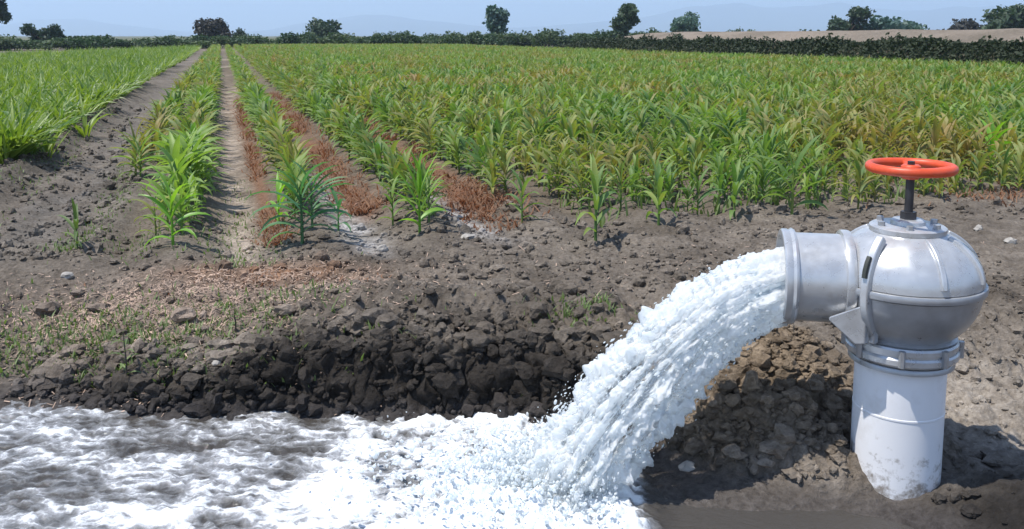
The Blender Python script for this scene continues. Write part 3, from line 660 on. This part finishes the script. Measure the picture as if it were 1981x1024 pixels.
# ------------------------------------------------------------------ plants
def leaf_pts(L, w, e0, e1, az, base, roll=0.0, n=7, twist=0.0):
    """a folded, arching blade; returns verts (n*3) and quads"""
    c, s = math.cos(az), math.sin(az); p = np.array(base, float); V = []
    prev = p.copy()
    for i in range(n):
        t = i / (n - 1); e = e0 + (e1 - e0) * t ** 1.4
        if i: p = p + np.array([c * math.cos(e), s * math.cos(e), math.sin(e)]) * L / (n - 1)
        ww = w * (0.45 + 0.55 * min(1, t / .3)) * (1 - max(0, (t - .3) / .7) ** 2.2) + 0.0008
        r = roll + twist * t
        side = np.array([-s, c, 0]) * math.cos(r); nrm = np.array([-c * math.sin(e), -s * math.sin(e), math.cos(e)])
        side = side + nrm * math.sin(r)
        V += [p - side * ww / 2 + nrm * ww * .22, p.copy(), p + side * ww / 2 + nrm * ww * .22]
    Fq = []
    for i in range(n - 1):
        for k in (0, 1): Fq.append((3 * i + k, 3 * i + k + 1, 3 * i + 3 + k + 1, 3 * i + 3 + k))
    return V, Fq
def corn_spec(h, nl, rnd, wide=1.0, upright=0.0):
    """list of leaf arguments and the stalk outline"""
    sp = []; a0 = rnd.uniform(0, 6.28)
    for i in range(nl):
        t = i / max(1, nl - 1)
        az = a0 + math.pi * i + rnd.uniform(-.5, .5)
        L = h * (0.50 + 0.26 * math.sin(t * math.pi * .8)) * rnd.uniform(.85, 1.15)
        e0 = R(38 + 42 * t + upright * 14 + rnd.uniform(-8, 8)); e1 = R(-58 + 85 * t + upright * 55 + rnd.uniform(-22, 22))
        z0 = h * (0.10 + 0.50 * t)
        sp.append((L, h * .085 * wide * rnd.uniform(.8, 1.15), e0, e1, az, (0, 0, z0), rnd.uniform(-.25, .25), 7, rnd.uniform(-.7, .7)))
    return sp
def stalk_mb(h, rnd, lean=0.0):
    return MB().tube([(0, 0, -.05), (0, 0, h * .2), (lean * .02, 0, h * .62)], [h * .022, h * .020, h * .010], 6)
def corn_mesh(name, h, nl, mat, rnd, wide=1.0, upright=0.0):
    mb = stalk_mb(h, rnd)
    for sp in corn_spec(h, nl, rnd, wide, upright):
        V, Fq = leaf_pts(*sp); mb.add(V, Fq)
    me = bpy.data.meshes.new(name); me.from_pydata([tuple(v) for v in mb.v], [], mb.f); me.materials.append(mat)
    me.polygons.foreach_set('use_smooth', np.ones(len(me.polygons), bool)); return me
rnd = random.Random(3)
CORN = [corn_mesh('corn_plant', 0.46, nl, M['corn'], rnd, w * 1.18, up) for nl, w, up in ((10, 1.0, 0), (11, 1.15, .2), (9, .95, .4), (10, 1.1, -.1), (11, .9, .2), (9, 1.2, 0))]

CORNB = [corn_mesh('corn_plant', 0.54, nl, M['corn_mid'], rnd, w, up) for nl, w, up in ((11, 1.3, 0), (12, 1.2, .1), (11, 1.35, -.1))]
def corn_with_parts(px, py, h, mat, label, group=None, nl=8, wide=1.0, upright=0.0, xy=None, rot=None):
    if xy is None:
        p = at_z(px, py, ZF)
        for _ in range(3): p = at_z(px, py, gz(p[0], p[1]))
        xy = p[:2]
    root = empty('corn_plant', (xy[0], xy[1], gz(xy[0], xy[1]))); root.rotation_euler[2] = rnd.uniform(0, 6.28)
    tag(root, label, 'corn plant', group)
    stalk_mb(h, rnd).obj('stalk', mat, root)
    for sp in corn_spec(h, nl, rnd, wide, upright):
        V, Fq = leaf_pts(*sp); me = bpy.data.meshes.new('leaf'); me.from_pydata([tuple(v) for v in V], [], Fq); me.materials.append(mat)
        me.polygons.foreach_set('use_smooth', np.ones(len(me.polygons), bool)); link('leaf', me, root)
    return root

FRONT = [  # px, py of the foot, height, material, label, leaves, width, upright
    (585, 472, .62, 'corn_blue', 'lush blue-green corn plant at the near row end right of the pale furrow', 14, 1.0, -.15),
    (604, 440, .52, 'corn_blue', 'blue-green corn plant right behind the lush row-end one', 12, 1.0, .2),
    (812, 452, .56, 'corn_bright', 'short bright yellow-green corn plant with upright leaves at its row end', 9, 1.1, .75),
    (1152, 466, .60, 'corn', 'thin-stalked corn plant standing alone on the bare soil edge left of the water jet', 8, .9, .2),
    (1274, 436, .52, 'corn', 'corn plant on the field edge right of the thin-stalked lone one', 8, 1.0, .2),
    (1532, 414, .60, 'corn', 'tall corn plant on the field edge straight above the valve outlet mouth', 8, 1.0, .3),
    (335, 478, .52, 'corn_bright', 'yellow-green corn plant at the near end of the row beside the dirt track', 9, 1.0, .1),
    (302, 462, .40, 'corn', 'small dark corn plant crouching left of the yellow-green row-end plant', 7, 1.1, -.1),
    (540, 440, .42, 'corn_bright', 'small yellowish corn plant left of the lush blue-green one', 7, .9, .2),
    (1420, 420, .50, 'corn', 'low corn plant on the field edge above the falling water', 8, 1.1, 0),
    (1915, 345, .62, 'corn_bright', 'bright green corn plant right of the red handwheel', 10, 1.2, .4),
    (150, 482, .34, 'weed', 'small ragged green seedling alone on the dirt track', 7, 1.1, .1),
    (655, 452, .36, 'corn_blue', 'small corn plant drooping right of the lush blue-green one', 7, 1.1, -.2),
    (760, 436, .40, 'corn', 'dull green corn plant left of the short bright upright one', 8, 1.0, 0),
    (1010, 432, .42, 'corn', 'low corn plant right of the rusty weeds at the field corner', 8, 1.0, .1),
    (1660, 404, .46, 'corn', 'low dark corn plant left of the handwheel at the field edge', 8, 1.0, .1),
]
front_xy = []
for (px, py, h, mt, lab, nl, wd, up) in FRONT:
    o = corn_with_parts(px, py, h * .85, M[mt], lab, None, nl, wd, up); front_xy.append(o.location[:2])
front_xy = np.array(front_xy)

# all corn positions, row by row
ROWN = ['first', 'second', 'third', 'fourth', 'fifth']
plants = []
fend = {0: 6.15, 1: 6.1, 2: 6.1, 3: 6.0}
k = 0
while True:
    u = ROW0 + ROWD * k if k < 4 else ROW0 + ROWD * 4 - .25 + .38 * (k - 4)
    if u > 24.9: break
    v = fend.get(k, 6.05 - 0.05 * min(k, 8) + rnd.uniform(-.1, .25))
    if k == 3: v = 6.9
    while v < 103:
        gap = (0.085 if k < 1 else 0.11 if k < 4 else .125) if v < 40 else 0.28
        v += gap * rnd.uniform(.7, 1.3)
        if rnd.random() < (0.05 if v > 8 else .10): continue
        p = uv2xy(u + rnd.gauss(0, .05 if k < 4 else .10), v)
        plants.append((p[0], p[1], k, v))
    k += 1
v = 9.0
while v < 103:
    v += 0.22 * rnd.uniform(.7, 1.3); p = uv2xy(-0.80 + rnd.gauss(0, .05), v); plants.append((p[0], p[1], -1, v))
PL = np.array(plants)
qx, qy = project(PL[:, 0], PL[:, 1], np.full(len(PL), ZF + .45))
vis = (qx > -40) & (qx < 2020) & (PL[:, 1] > 3)
PL = PL[vis]
dist = np.hypot(PL[:, 0], PL[:, 1])
df = np.min(np.hypot(PL[:, None, 0] - front_xy[None, :, 0], PL[:, None, 1] - front_xy[None, :, 1]), 1)
PL = PL[(df > .16) | (dist > 8.5)]; dist = np.hypot(PL[:, 0], PL[:, 1]); PL = PL[np.argsort(dist)]
zz = ground_z(PL[:, 0], PL[:, 1])
def row_label(k, v, px):
    if k == -1: return 'young corn plant in the short narrow row along the dirt track', 'corn plants of the short row along the track'
    if k == 0: return 'young corn plant in the bushy row left of the pale furrow', 'corn plants of the bushy row left of the pale furrow'
    if k == 1: return 'young corn plant in the row behind the lush blue-green row-end plant', 'corn plants of the row right of the pale furrow'
    if k == 2: return 'young corn plant in the row between the two strips of rusty weeds', 'corn plants of the row between rusty weed strips'
    zone = 'beside the rusty weed strips' if px < 1000 else 'behind the lone thin-stalked corn plant' if px < 1300 else 'above the falling water' if px < 1600 else 'around the red handwheel'
    if v < 6.9: return 'young corn plant edging the dense field, ' + zone, 'corn plants on the near edge of the dense field ' + zone
    return 'young corn plant inside the dense field, ' + zone, 'corn plants inside the dense field ' + zone
NI = 285
for i in range(NI):
    x, y, k, v = PL[i]; lab, grp = row_label(int(k), v, project(x, y, .6)[0]); sc = rnd.uniform(.66, 1.12) * (.9 if k < 1 else .84) * (.82 if v < 6.9 else 1.0)
    if i < 45:
        o = corn_with_parts(0, 0, .50 * sc, M['corn_mid' if k < 1 else 'corn'], lab, grp, rnd.choice((9, 10, 11)), rnd.uniform(1.0, 1.3), rnd.uniform(-.1, .5), xy=(x, y))
    else:
        o = link('corn_plant', CORNB[i % 3] if k < 1 else CORN[i % 6], None, (x, y, zz[i])); o.scale = (sc,) * 3; tag(o, lab, 'corn plant', grp)
        o.rotation_euler = (rnd.gauss(0, .06), rnd.gauss(0, .06), rnd.uniform(0, 6.28))

def scatter(name, P, meshes_objs, scl, label, cat, tilt=.06):
    """one object holding many plants: points + instances of plants standing in the scene"""
    n = len(P); me = mesh_np(name, P, [], []) if False else bpy.data.meshes.new(name)
    me.vertices.add(n); me.vertices.foreach_set('co', np.asarray(P, np.float32).ravel())
    rot = np.stack([RNG.normal(0, tilt, n), RNG.normal(0, tilt, n), RNG.uniform(0, 6.283, n)], -1)
    me.attributes.new('rot', 'FLOAT_VECTOR', 'POINT').data.foreach_set('vector', rot.astype(np.float32).ravel())
    me.attributes.new('scl', 'FLOAT', 'POINT').data.foreach_set('value', np.asarray(scl, np.float32))
    me.attributes.new('var', 'INT', 'POINT').data.foreach_set('value', RNG.integers(0, len(meshes_objs), n).astype(np.int32))
    o = link(name, me); tag(o, label, cat, kind='stuff')
    g = bpy.data.node_groups.new(name, 'GeometryNodeTree')
    g.interface.new_socket('Geometry', in_out='INPUT', socket_type='NodeSocketGeometry'); g.interface.new_socket('Geometry', in_out='OUTPUT', socket_type='NodeSocketGeometry')
    gi = g.nodes.new('NodeGroupInput'); go = g.nodes.new('NodeGroupOutput'); jn = g.nodes.new('GeometryNodeJoinGeometry')
    def attr(nm, ty):
        a = g.nodes.new('GeometryNodeInputNamedAttribute'); a.data_type = ty; a.inputs[0].default_value = nm; return a.outputs[0]
    rt, sc, vr = attr('rot', 'FLOAT_VECTOR'), attr('scl', 'FLOAT'), attr('var', 'INT')
    e2r = g.nodes.new('FunctionNodeEulerToRotation'); g.links.new(rt, e2r.inputs[0])
    for i, ob in enumerate(meshes_objs):
        c = g.nodes.new('FunctionNodeCompare'); c.data_type = 'INT'; c.operation = 'EQUAL'
        ins = [s for s in c.inputs if s.type == 'INT']; g.links.new(vr, ins[0]); ins[1].default_value = i
        oi = g.nodes.new('GeometryNodeObjectInfo'); oi.inputs['Object'].default_value = ob; oi.transform_space = 'ORIGINAL'; oi.inputs['As Instance'].default_value = True
        ip = g.nodes.new('GeometryNodeInstanceOnPoints'); g.links.new(gi.outputs[0], ip.inputs['Points']); g.links.new(c.outputs[0], ip.inputs['Selection'])
        g.links.new(oi.outputs['Geometry'], ip.inputs['Instance']); g.links.new(e2r.outputs[0], ip.inputs['Rotation']); g.links.new(sc, ip.inputs['Scale'])
        g.links.new(ip.outputs[0], jn.inputs[0])
    g.links.new(jn.outputs[0], go.inputs[0])
    md = o.modifiers.new('scatter', 'NODES'); md.node_group = g
    return o
protos = [o for o in COL.objects if o.type == 'MESH' and o.name.startswith('corn_plant') and o.parent is None and o.data in CORN][:6]
rest = PL[NI:]; P = np.stack([rest[:, 0], rest[:, 1], zz[NI:]], -1)
scatter('corn_field', P, protos, RNG.uniform(.66, 1.1, len(P)), 'wide field of young green corn stretching away to the hedge', 'corn field')

# bright grassy crop left of the track
def tuft_mesh(name, h, nb, mat, rnd, spread=.05, w=.026, e=(62, 85)):
    mb = MB()
    for i in range(nb):
        a = rnd.uniform(0, 6.28); d = rnd.uniform(0, spread); L = h * rnd.uniform(.6, 1.15)
        V, Fq = leaf_pts(L, w * rnd.uniform(.7, 1.2), R(rnd.uniform(*e)), R(rnd.uniform(-10, 60)), a, (d * math.cos(a), d * math.sin(a), -.02), rnd.uniform(-.4, .4), 5, rnd.uniform(-.8, .8)); mb.add(V, Fq)
    me = bpy.data.meshes.new(name); me.from_pydata([tuple(v) for v in mb.v], [], mb.f); me.materials.append(mat)
    me.polygons.foreach_set('use_smooth', np.ones(len(me.polygons), bool)); return me
crop = []
for (px, py, lab) in ((30, 318, 'bright green tuft of the left-hand crop at its nearest corner, cut by the left edge'), (92, 306, 'bright green crop tuft at the near edge of the left-hand field, left of the track'), (165, 262, 'yellow-green crop tuft on the track side of the left-hand field')):
    p = at_z(px, py, ZF); o = link('crop_tuft', tuft_mesh('crop_tuft', .60, 14, M['crop_left'], rnd, .06, .036, (45, 88)), None, (p[0], p[1], gz(p[0], p[1]))); tag(o, lab, 'crop plant', 'tufts at the edge of the left-hand crop'); crop.append(o)
N = 15000; u = -2.05 - RNG.uniform(0, 1, N) ** 1.2 * 34; v = 10.2 + RNG.uniform(0, 1, N) ** 1.5 * 80
v = v + 0.25 * RNG.normal(size=N)
xy = u[:, None] * DU + v[:, None] * DV; qx, qy = project(xy[:, 0], xy[:, 1], np.full(N, .6)); kp = (qx > -60) & (xy[:, 0] > -31) & (v > 10.1 + .9 * gnoise(u * 1.7, u * 0)) & (u < -2.05 - .35 * np.abs(gnoise(v * 1.5, v * 0 + 3))); xy = xy[kp]
P = np.stack([xy[:, 0], xy[:, 1], ground_z(xy[:, 0], xy[:, 1])], -1)
scatter('grassy_crop', P, crop, RNG.uniform(.75, 1.2, len(P)), 'dense bright green grassy crop filling the ground left of the dirt track', 'crop')

# rusty dry weeds, chaff and green weeds: uncountable ground cover
def blades(name, x, y, h, mat, label, cat, wid=.006, lean=.5):
    n = len(x); z = ground_z(x, y); a = RNG.uniform(0, 6.28, n); l = RNG.uniform(.1, 1, n) * lean
    d = np.stack([np.cos(a) * l, np.sin(a) * l, np.ones(n)], -1); sd = np.stack([-np.sin(a), np.cos(a), np.zeros(n)], -1) * (wid * RNG.uniform(.6, 1.5, n))[:, None]
    B = np.stack([x, y, z - .01], -1); h = np.asarray(h)[:, None]
    mid = B + d * h * .55; tip = B + d * h * np.array([1.25, 1.25, .95])
    V = np.stack([B - sd, B + sd, mid + sd * .9, mid - sd * .9, tip], 1).reshape(-1, 3); b = np.arange(n)[:, None] * 5
    Fc = np.concatenate([b + np.array([[0, 1, 2]]), b + np.array([[0, 2, 3]]), b + np.array([[3, 2, 4]])])
    return tag(link(name, mesh_np(name, V, Fc, [mat])), label, cat, kind='stuff')
def strip_xy(n, u, us, v0, v1, pw=1.6):
    v = v0 + RNG.uniform(0, 1, n) ** pw * (v1 - v0); uu = u + RNG.normal(0, us, n); keep = gnoise(uu * 2.5, v * 1.1, 3.3) > -.28
    return (uu[:, None] * DU + v[:, None] * DV)[keep]
A = np.concatenate([strip_xy(4200, 1.04, .10, 7.0, 22, 1.3), strip_xy(4200, 2.02, .13, 6.6, 19, 1.3), strip_xy(1500, .30, .045, 6.0, 20), strip_xy(350, 2.0, .16, 6.0, 7.2, 1.0),
                    at_z(560, 532, .27)[:2] + RNG.normal(0, 1, (300, 2)) * np.array([.32, .10]), at_z(1890, 372, .27)[:2] + RNG.normal(0, 1, (350, 2)) * np.array([.35, .35]),
                    at_z(1755, 300, .3)[:2] + RNG.normal(0, 1, (700, 2)) * np.array([.5, 1.0]), at_z(1390, 190, .3)[:2] + RNG.normal(0, 1, (900, 2)) * np.array([1.2, 2.4])])
hh = RNG.uniform(.02, .09, len(A)) * np.where(A[:, 1] < 5.5, .35, 1); hh = np.where(A[:, 1] > 10, hh * 1.6, hh)
blades('dry_weeds', A[:, 0], A[:, 1], hh, M['dryweed'], 'rusty red dry weeds growing in strips between the corn rows', 'weeds', .006, 1.9)
def patch(n, cx, cy, sx, sy): return np.array([cx, cy]) + RNG.normal(0, 1, (n, 2)) * np.array([sx, sy])
G = np.concatenate([patch(3200, -2.15, 4.05, .45, .28), patch(900, -1.5, 3.95, .5, .15), patch(350, -2.4, 5.9, .35, .3), patch(260, -1.2, 4.35, .2, .12), patch(250, .3, 3.95, .12, .08), strip_xy(1400, -.95, .10, 6.2, 16), strip_xy(1400, -1.85, .12, 7.0, 18), strip_xy(500, .06, .15, 5.4, 9)])
G = G[ground_z(G[:, 0], G[:, 1]) > .02]
blades('green_weeds', G[:, 0], G[:, 1], RNG.uniform(.015, .06, len(G)), M['weed'], 'thin low green weeds creeping over the left bank above the water', 'weeds', .004, .9)
# weeds and stubble under the corn, darkening the furrows of the dense field
u = 2.6 + RNG.uniform(0, 14, 9000); v = 5.9 + RNG.uniform(0, 1, 9000) ** 1.5 * 14; xy = u[:, None] * DU + v[:, None] * DV
blades('field_weeds', xy[:, 0], xy[:, 1], RNG.uniform(.05, .2, len(xy)), M['weed'], 'low weeds filling the furrows under the dense corn', 'weeds', .009)
def chaff():
    P = np.concatenate([patch(7500, -1.75, 4.40, .55, .32), patch(1500, -1.4, 5.0, .35, .16), patch(700, 1.0, 4.9, 1.2, .5)]); n = len(P)
    z = ground_z(P[:, 0], P[:, 1]); a = RNG.uniform(0, 6.28, n); L = RNG.lognormal(-4.8, .55, n); w = RNG.uniform(.001, .0028, n)
    d = np.stack([np.cos(a), np.sin(a), RNG.normal(0, .35, n)], -1) * L[:, None]; s = np.stack([-np.sin(a), np.cos(a), RNG.normal(0, .3, n)], -1) * w[:, None]
    B = np.stack([P[:, 0], P[:, 1], z + .008], -1); V = np.stack([B - d - s, B + d - s, B + d + s, B - d + s], 1).reshape(-1, 3)
    tag(link('dry_chaff', mesh_np('dry_chaff', V, np.arange(4 * n).reshape(n, 4), [M['litter']], smooth=False)), 'pinkish straw chaff and dry leaf bits strewn on the left bank', 'chaff', kind='stuff')
chaff()
def lone_weed(px, py, h, label, n=9):
    p = at_z(px, py, .2)
    for _ in range(4): p = at_z(px, py, gz(p[0], p[1]))
    root = empty('weed_plant', (p[0], p[1], gz(p[0], p[1]))); tag(root, label, 'weed')
    MB().tube([(0, 0, -.02), (.004, 0, h * .5), (-.004, .003, h)], [.005, .004, .002], 5).obj('stem', M['bark'], root)
    for i in range(n):
        t = .25 + .75 * i / n; V, Fq = leaf_pts(h * .3, .014, R(40), R(-20), i * 2.4, (0, 0, h * t), 0, 5); me = bpy.data.meshes.new('leaf'); me.from_pydata([tuple(v) for v in V], [], Fq); me.materials.append(M['weed']); link('leaf', me, root)
lone_weed(243, 712, .26, 'thin dark upright weed standing alone on the left bank above the water')
lone_weed(455, 640, .10, 'tiny weed in the chaff on the left bank', 6)

# ------------------------------------------------------------------ trees and hedge on the horizon
def leaf_cloud(n, clumps, size, rs):
    """leaf faces spread through several uneven clumps: (cx,cy,cz,rx,ry,rz)"""
    cl = np.array(clumps, float); wgt = cl[:, 3] * cl[:, 4] * cl[:, 5]; wgt = wgt ** .8; wgt /= wgt.sum()
    k = rs.choice(len(cl), n, p=wgt); d = rs.normal(size=(n, 3)); d /= np.linalg.norm(d, axis=1)[:, None]
    r = rs.uniform(0.25, 1, n) ** .45 * (1 + .18 * rs.normal(size=n))
    P = cl[k, :3] + d * cl[k, 3:] * r[:, None]
    a = rs.normal(size=(n, 3)); a /= np.linalg.norm(a, axis=1)[:, None]; b = np.cross(a, rs.normal(size=(n, 3))); b /= np.linalg.norm(b, axis=1)[:, None]
    s = (size * rs.uniform(.5, 1.4, n))[:, None]
    V = np.stack([P - a * s, P + b * s * .6, P + a * s, P - b * s * .6], 1).reshape(-1, 3)
    return V, np.arange(4 * n).reshape(n, 4)
def tree(px, top, width, dist, label, mat='tree', form='round', n=1800, name='tree', seed=0, group=None):
    rs = np.random.default_rng(seed + 100); sc = 1728.0 / dist
    p = at_y(px, 69.4, dist); x = p[0]; z0 = gz(x, dist); ztop = CAMH + (69.4 - top) / sc; H = max(ztop - z0, .8); Wd = width * 1.12 / sc
    root = empty(name, (x, dist, z0)); tag(root, label, 'tree' if name == 'tree' else 'shrub', group)
    cl = []
    m = {'round': 12, 'tall': 11, 'twin': 14, 'low': 14}[form]
    for i in range(m):
        if form == 'round': a = rs.uniform(0, 6.28); q = rs.uniform(.1, .30) * Wd; c = (q * math.cos(a), q * math.sin(a), H * rs.uniform(.32, .80))
        elif form == 'tall': t = rs.uniform(.22, .9); a = rs.uniform(0, 6.28); q = rs.uniform(0, .26) * Wd; c = (q * math.cos(a) + (t - .6) * Wd * .25, q * math.sin(a), H * t)
        elif form == 'twin': sgn = 1 if i % 2 else -1; c = (sgn * Wd * .25 + rs.normal(0, .06) * Wd, rs.normal(0, .15) * Wd, H * rs.uniform(.4, .82))
        else: c = (rs.uniform(-.36, .36) * Wd, rs.normal(0, .15) * Wd, H * rs.uniform(.25, .62))
        rr = Wd * rs.uniform(.17, .27) * (.8 if form in ('tall', 'twin') else 1); rz = min(rr * rs.uniform(.7, 1.0), (H - c[2]) * 1.0 + .1)
        cl.append((*c, rr, rr, max(rz, .15)))
    V, Fc = leaf_cloud(int(n * 1.8), cl, Wd * .048, rs)
    V[:, 2] = np.clip(V[:, 2], .05, H * 1.04)
    link('crown', mesh_np('crown', V, Fc, [M[mat]], smooth=False), root)
    tr = MB(); tr.tube([(0, 0, -.3), (.02 * Wd, 0, H * .3), (.0, .02, H * .62)], [Wd * .045, Wd * .035, Wd * .015], 7)
    for c in cl[:6]: tr.tube([(0.02 * Wd, 0, H * .28), (c[0] * .5, c[1] * .5, (c[2] + H * .3) / 2), c[:3]], [Wd * .022, Wd * .016, Wd * .006], 5)
    tr.obj('trunk', M['bark'], root)
    return root
TREES = [
    (-8, -34, 62, 95, 'tall dark tree cut off by the left edge of the picture', 'tree', 'tall', 2200, 'tree'),
    (84, 47, 56, 92, 'dark bushy tree on the far left horizon below the distant hill', 'tree', 'twin', 1500, 'tree'),
    (413, 36, 64, 118, 'dome-shaped purple-brown tree where the crop rows meet the horizon', 'tree_brown', 'round', 1900, 'tree'),
    (462, 51, 30, 120, 'small tree just right of the dome-shaped brown tree', 'tree', 'round', 700, 'tree'),
    (630, 34, 58, 125, 'rounded dark tree on the horizon between the brown dome and the tall leaning tree', 'tree', 'round', 1700, 'tree'),
    (963, -4, 70, 118, 'tall loose tree at the middle of the horizon with its top near the frame', 'tree_pale', 'tall', 1700, 'tree'),
    (1205, 10, 74, 100, 'big dark tree right of centre where the earth bank begins', 'tree', 'tall', 2400, 'tree'),
    (1325, 20, 60, 130, 'pale teal rounded tree right of the big dark one', 'tree_pale', 'round', 1500, 'tree'),
    (1638, 10, 68, 110, 'two-lobed dark tree above the earth bank on the right', 'tree', 'twin', 1900, 'tree'),
    (1730, 32, 100, 110, 'wide low green-topped tree right of the two-lobed tree', 'tree_pale', 'low', 1800, 'tree'),
    (1850, 38, 84, 120, 'low flat dusky tree between the wide low tree and the right edge tree', 'tree_brown', 'low', 1400, 'tree'),
    (1945, 12, 96, 105, 'broad dark tree at the right edge above the earth bank', 'tree', 'round', 2300, 'tree'),
]
for i, (px, top, w, d, lab, mt, fm, n, nm) in enumerate(TREES): tree(px, top, w, d, lab, mt, fm, n, nm, i)
for i, (px, top, w, d, lab) in enumerate([(1422, 46, 34, 115, 'small bush on the horizon, left one of the pair right of the teal tree'), (1455, 45, 30, 115, 'small bush on the horizon, right one of the pair right of the teal tree'),
    (160, 70, 60, 100, 'low dark shrub right of the twin tree on the left horizon'), (1265, 46, 46, 108, 'round shrub between the big dark tree and the teal tree'), (1570, 58, 60, 120, 'low brown shrub left of the two-lobed tree')]):
    tree(px, top, w, d, lab, 'shrub', 'low', 700, 'shrub', 40 + i)
# hedge shrubs: four models copied along the far end of the field
hs = []
for k in range(4):
    rs = np.random.default_rng(60 + k); cl = [(rs.uniform(-1.1, 1.1), rs.normal(0, .5), rs.uniform(.5, 1.3), rs.uniform(.5, .9), rs.uniform(.5, .9), rs.uniform(.4, .7)) for _ in range(9)]
    V, Fc = leaf_cloud(1100, cl, .14, rs); V[:, 2] = np.maximum(V[:, 2], .02)
    mb = MB()
    for c in cl[:5]: mb.tube([(c[0] * .2, 0, -.2), (c[0] * .5, c[1] * .4, c[2] * .5), c[:3]], [.05, .035, .012], 5)
    r0 = empty('hedge_shrub', (0, 0, 0)); link('crown', mesh_np('crown', V, Fc, [M['shrub']], smooth=False), r0); mb.obj('trunk', M['bark'], r0); hs.append(r0)
spots = []
x = -46.0
while x < 22:
    spots.append((x, 104 + rnd.uniform(-3, 3) + (-(x + 26) * .0 if x > -27 else (x + 27) * 1.2))); x += rnd.choice((.7, 1.0, 1.3)) * rnd.uniform(.8, 1.2)
first = [True] * 4
for (x, y) in spots:
    k = rnd.randrange(4); src = hs[k]
    if first[k]: o = src; first[k] = False
    else:
        o = src.copy(); COL.objects.link(o)
        for ch in src.children: c = ch.copy(); COL.objects.link(c); c.parent = o
    q = project(x, y, 1.0)[0]; tallf = .68 if q < 480 else (.85 if q < 900 else .98)
    o.location = (x, y, gz(x, y)); o.scale = (rnd.uniform(.9, 1.3), rnd.uniform(.9, 1.2), tallf * rnd.uniform(.8, 1.2)); o.rotation_euler[2] = rnd.uniform(0, 6.28)
    if q < 400: lab = 'low dark shrub in the far hedge left of the brown dome tree'
    elif q < 940: lab = 'dark green far hedge shrub between the brown dome tree and tall middle tree'
    else: lab = 'dark green shrub in the far hedge right of the tall middle tree'
    tag(o, lab, 'shrub', lab.replace('low dark shrub', 'shrubs').replace('dark green shrub', 'shrubs'))
for k in range(4):
    if first[k]:
        for ch in list(hs[k].children): bpy.data.objects.remove(ch)
        bpy.data.objects.remove(hs[k])
# dark weeds on the face of the earth bank
N = 38000; u = 25.0 + RNG.uniform(0, 1, N) * 1.25; v = 17 + RNG.uniform(0, 1, N) ** 1.3 * 53; xy = u[:, None] * DU + v[:, None] * DV
kp = bank_z(u, v) > .2; u, v, xy = u[kp], v[kp], xy[kp]; N = len(u)
Pb = np.stack([xy[:, 0], xy[:, 1], bank_z(u, v) + np.abs(RNG.normal(0, .10, N)) * (1 + 1.6 * np.clip(gnoise(v * .55, u * .8), -.5, 1) + .6 * gnoise(v * 1.9, u * 2))], -1)
a_ = RNG.normal(size=(N, 3)); a_ /= np.linalg.norm(a_, axis=1)[:, None]; b_ = np.cross(a_, RNG.normal(size=(N, 3))); b_ /= np.linalg.norm(b_, axis=1)[:, None]
sz = RNG.uniform(.05, .14, N)[:, None]
Vb = np.stack([Pb - a_ * sz, Pb + b_ * sz * .5, Pb + a_ * sz, Pb - b_ * sz * .5], 1).reshape(-1, 3)
tag(link('bank_weeds', mesh_np('bank_weeds', Vb, np.arange(4 * N).reshape(N, 4), [M['bankweed']], smooth=False)), 'dark weeds covering the shaded face of the earth bank on the right', 'weeds', kind='stuff')
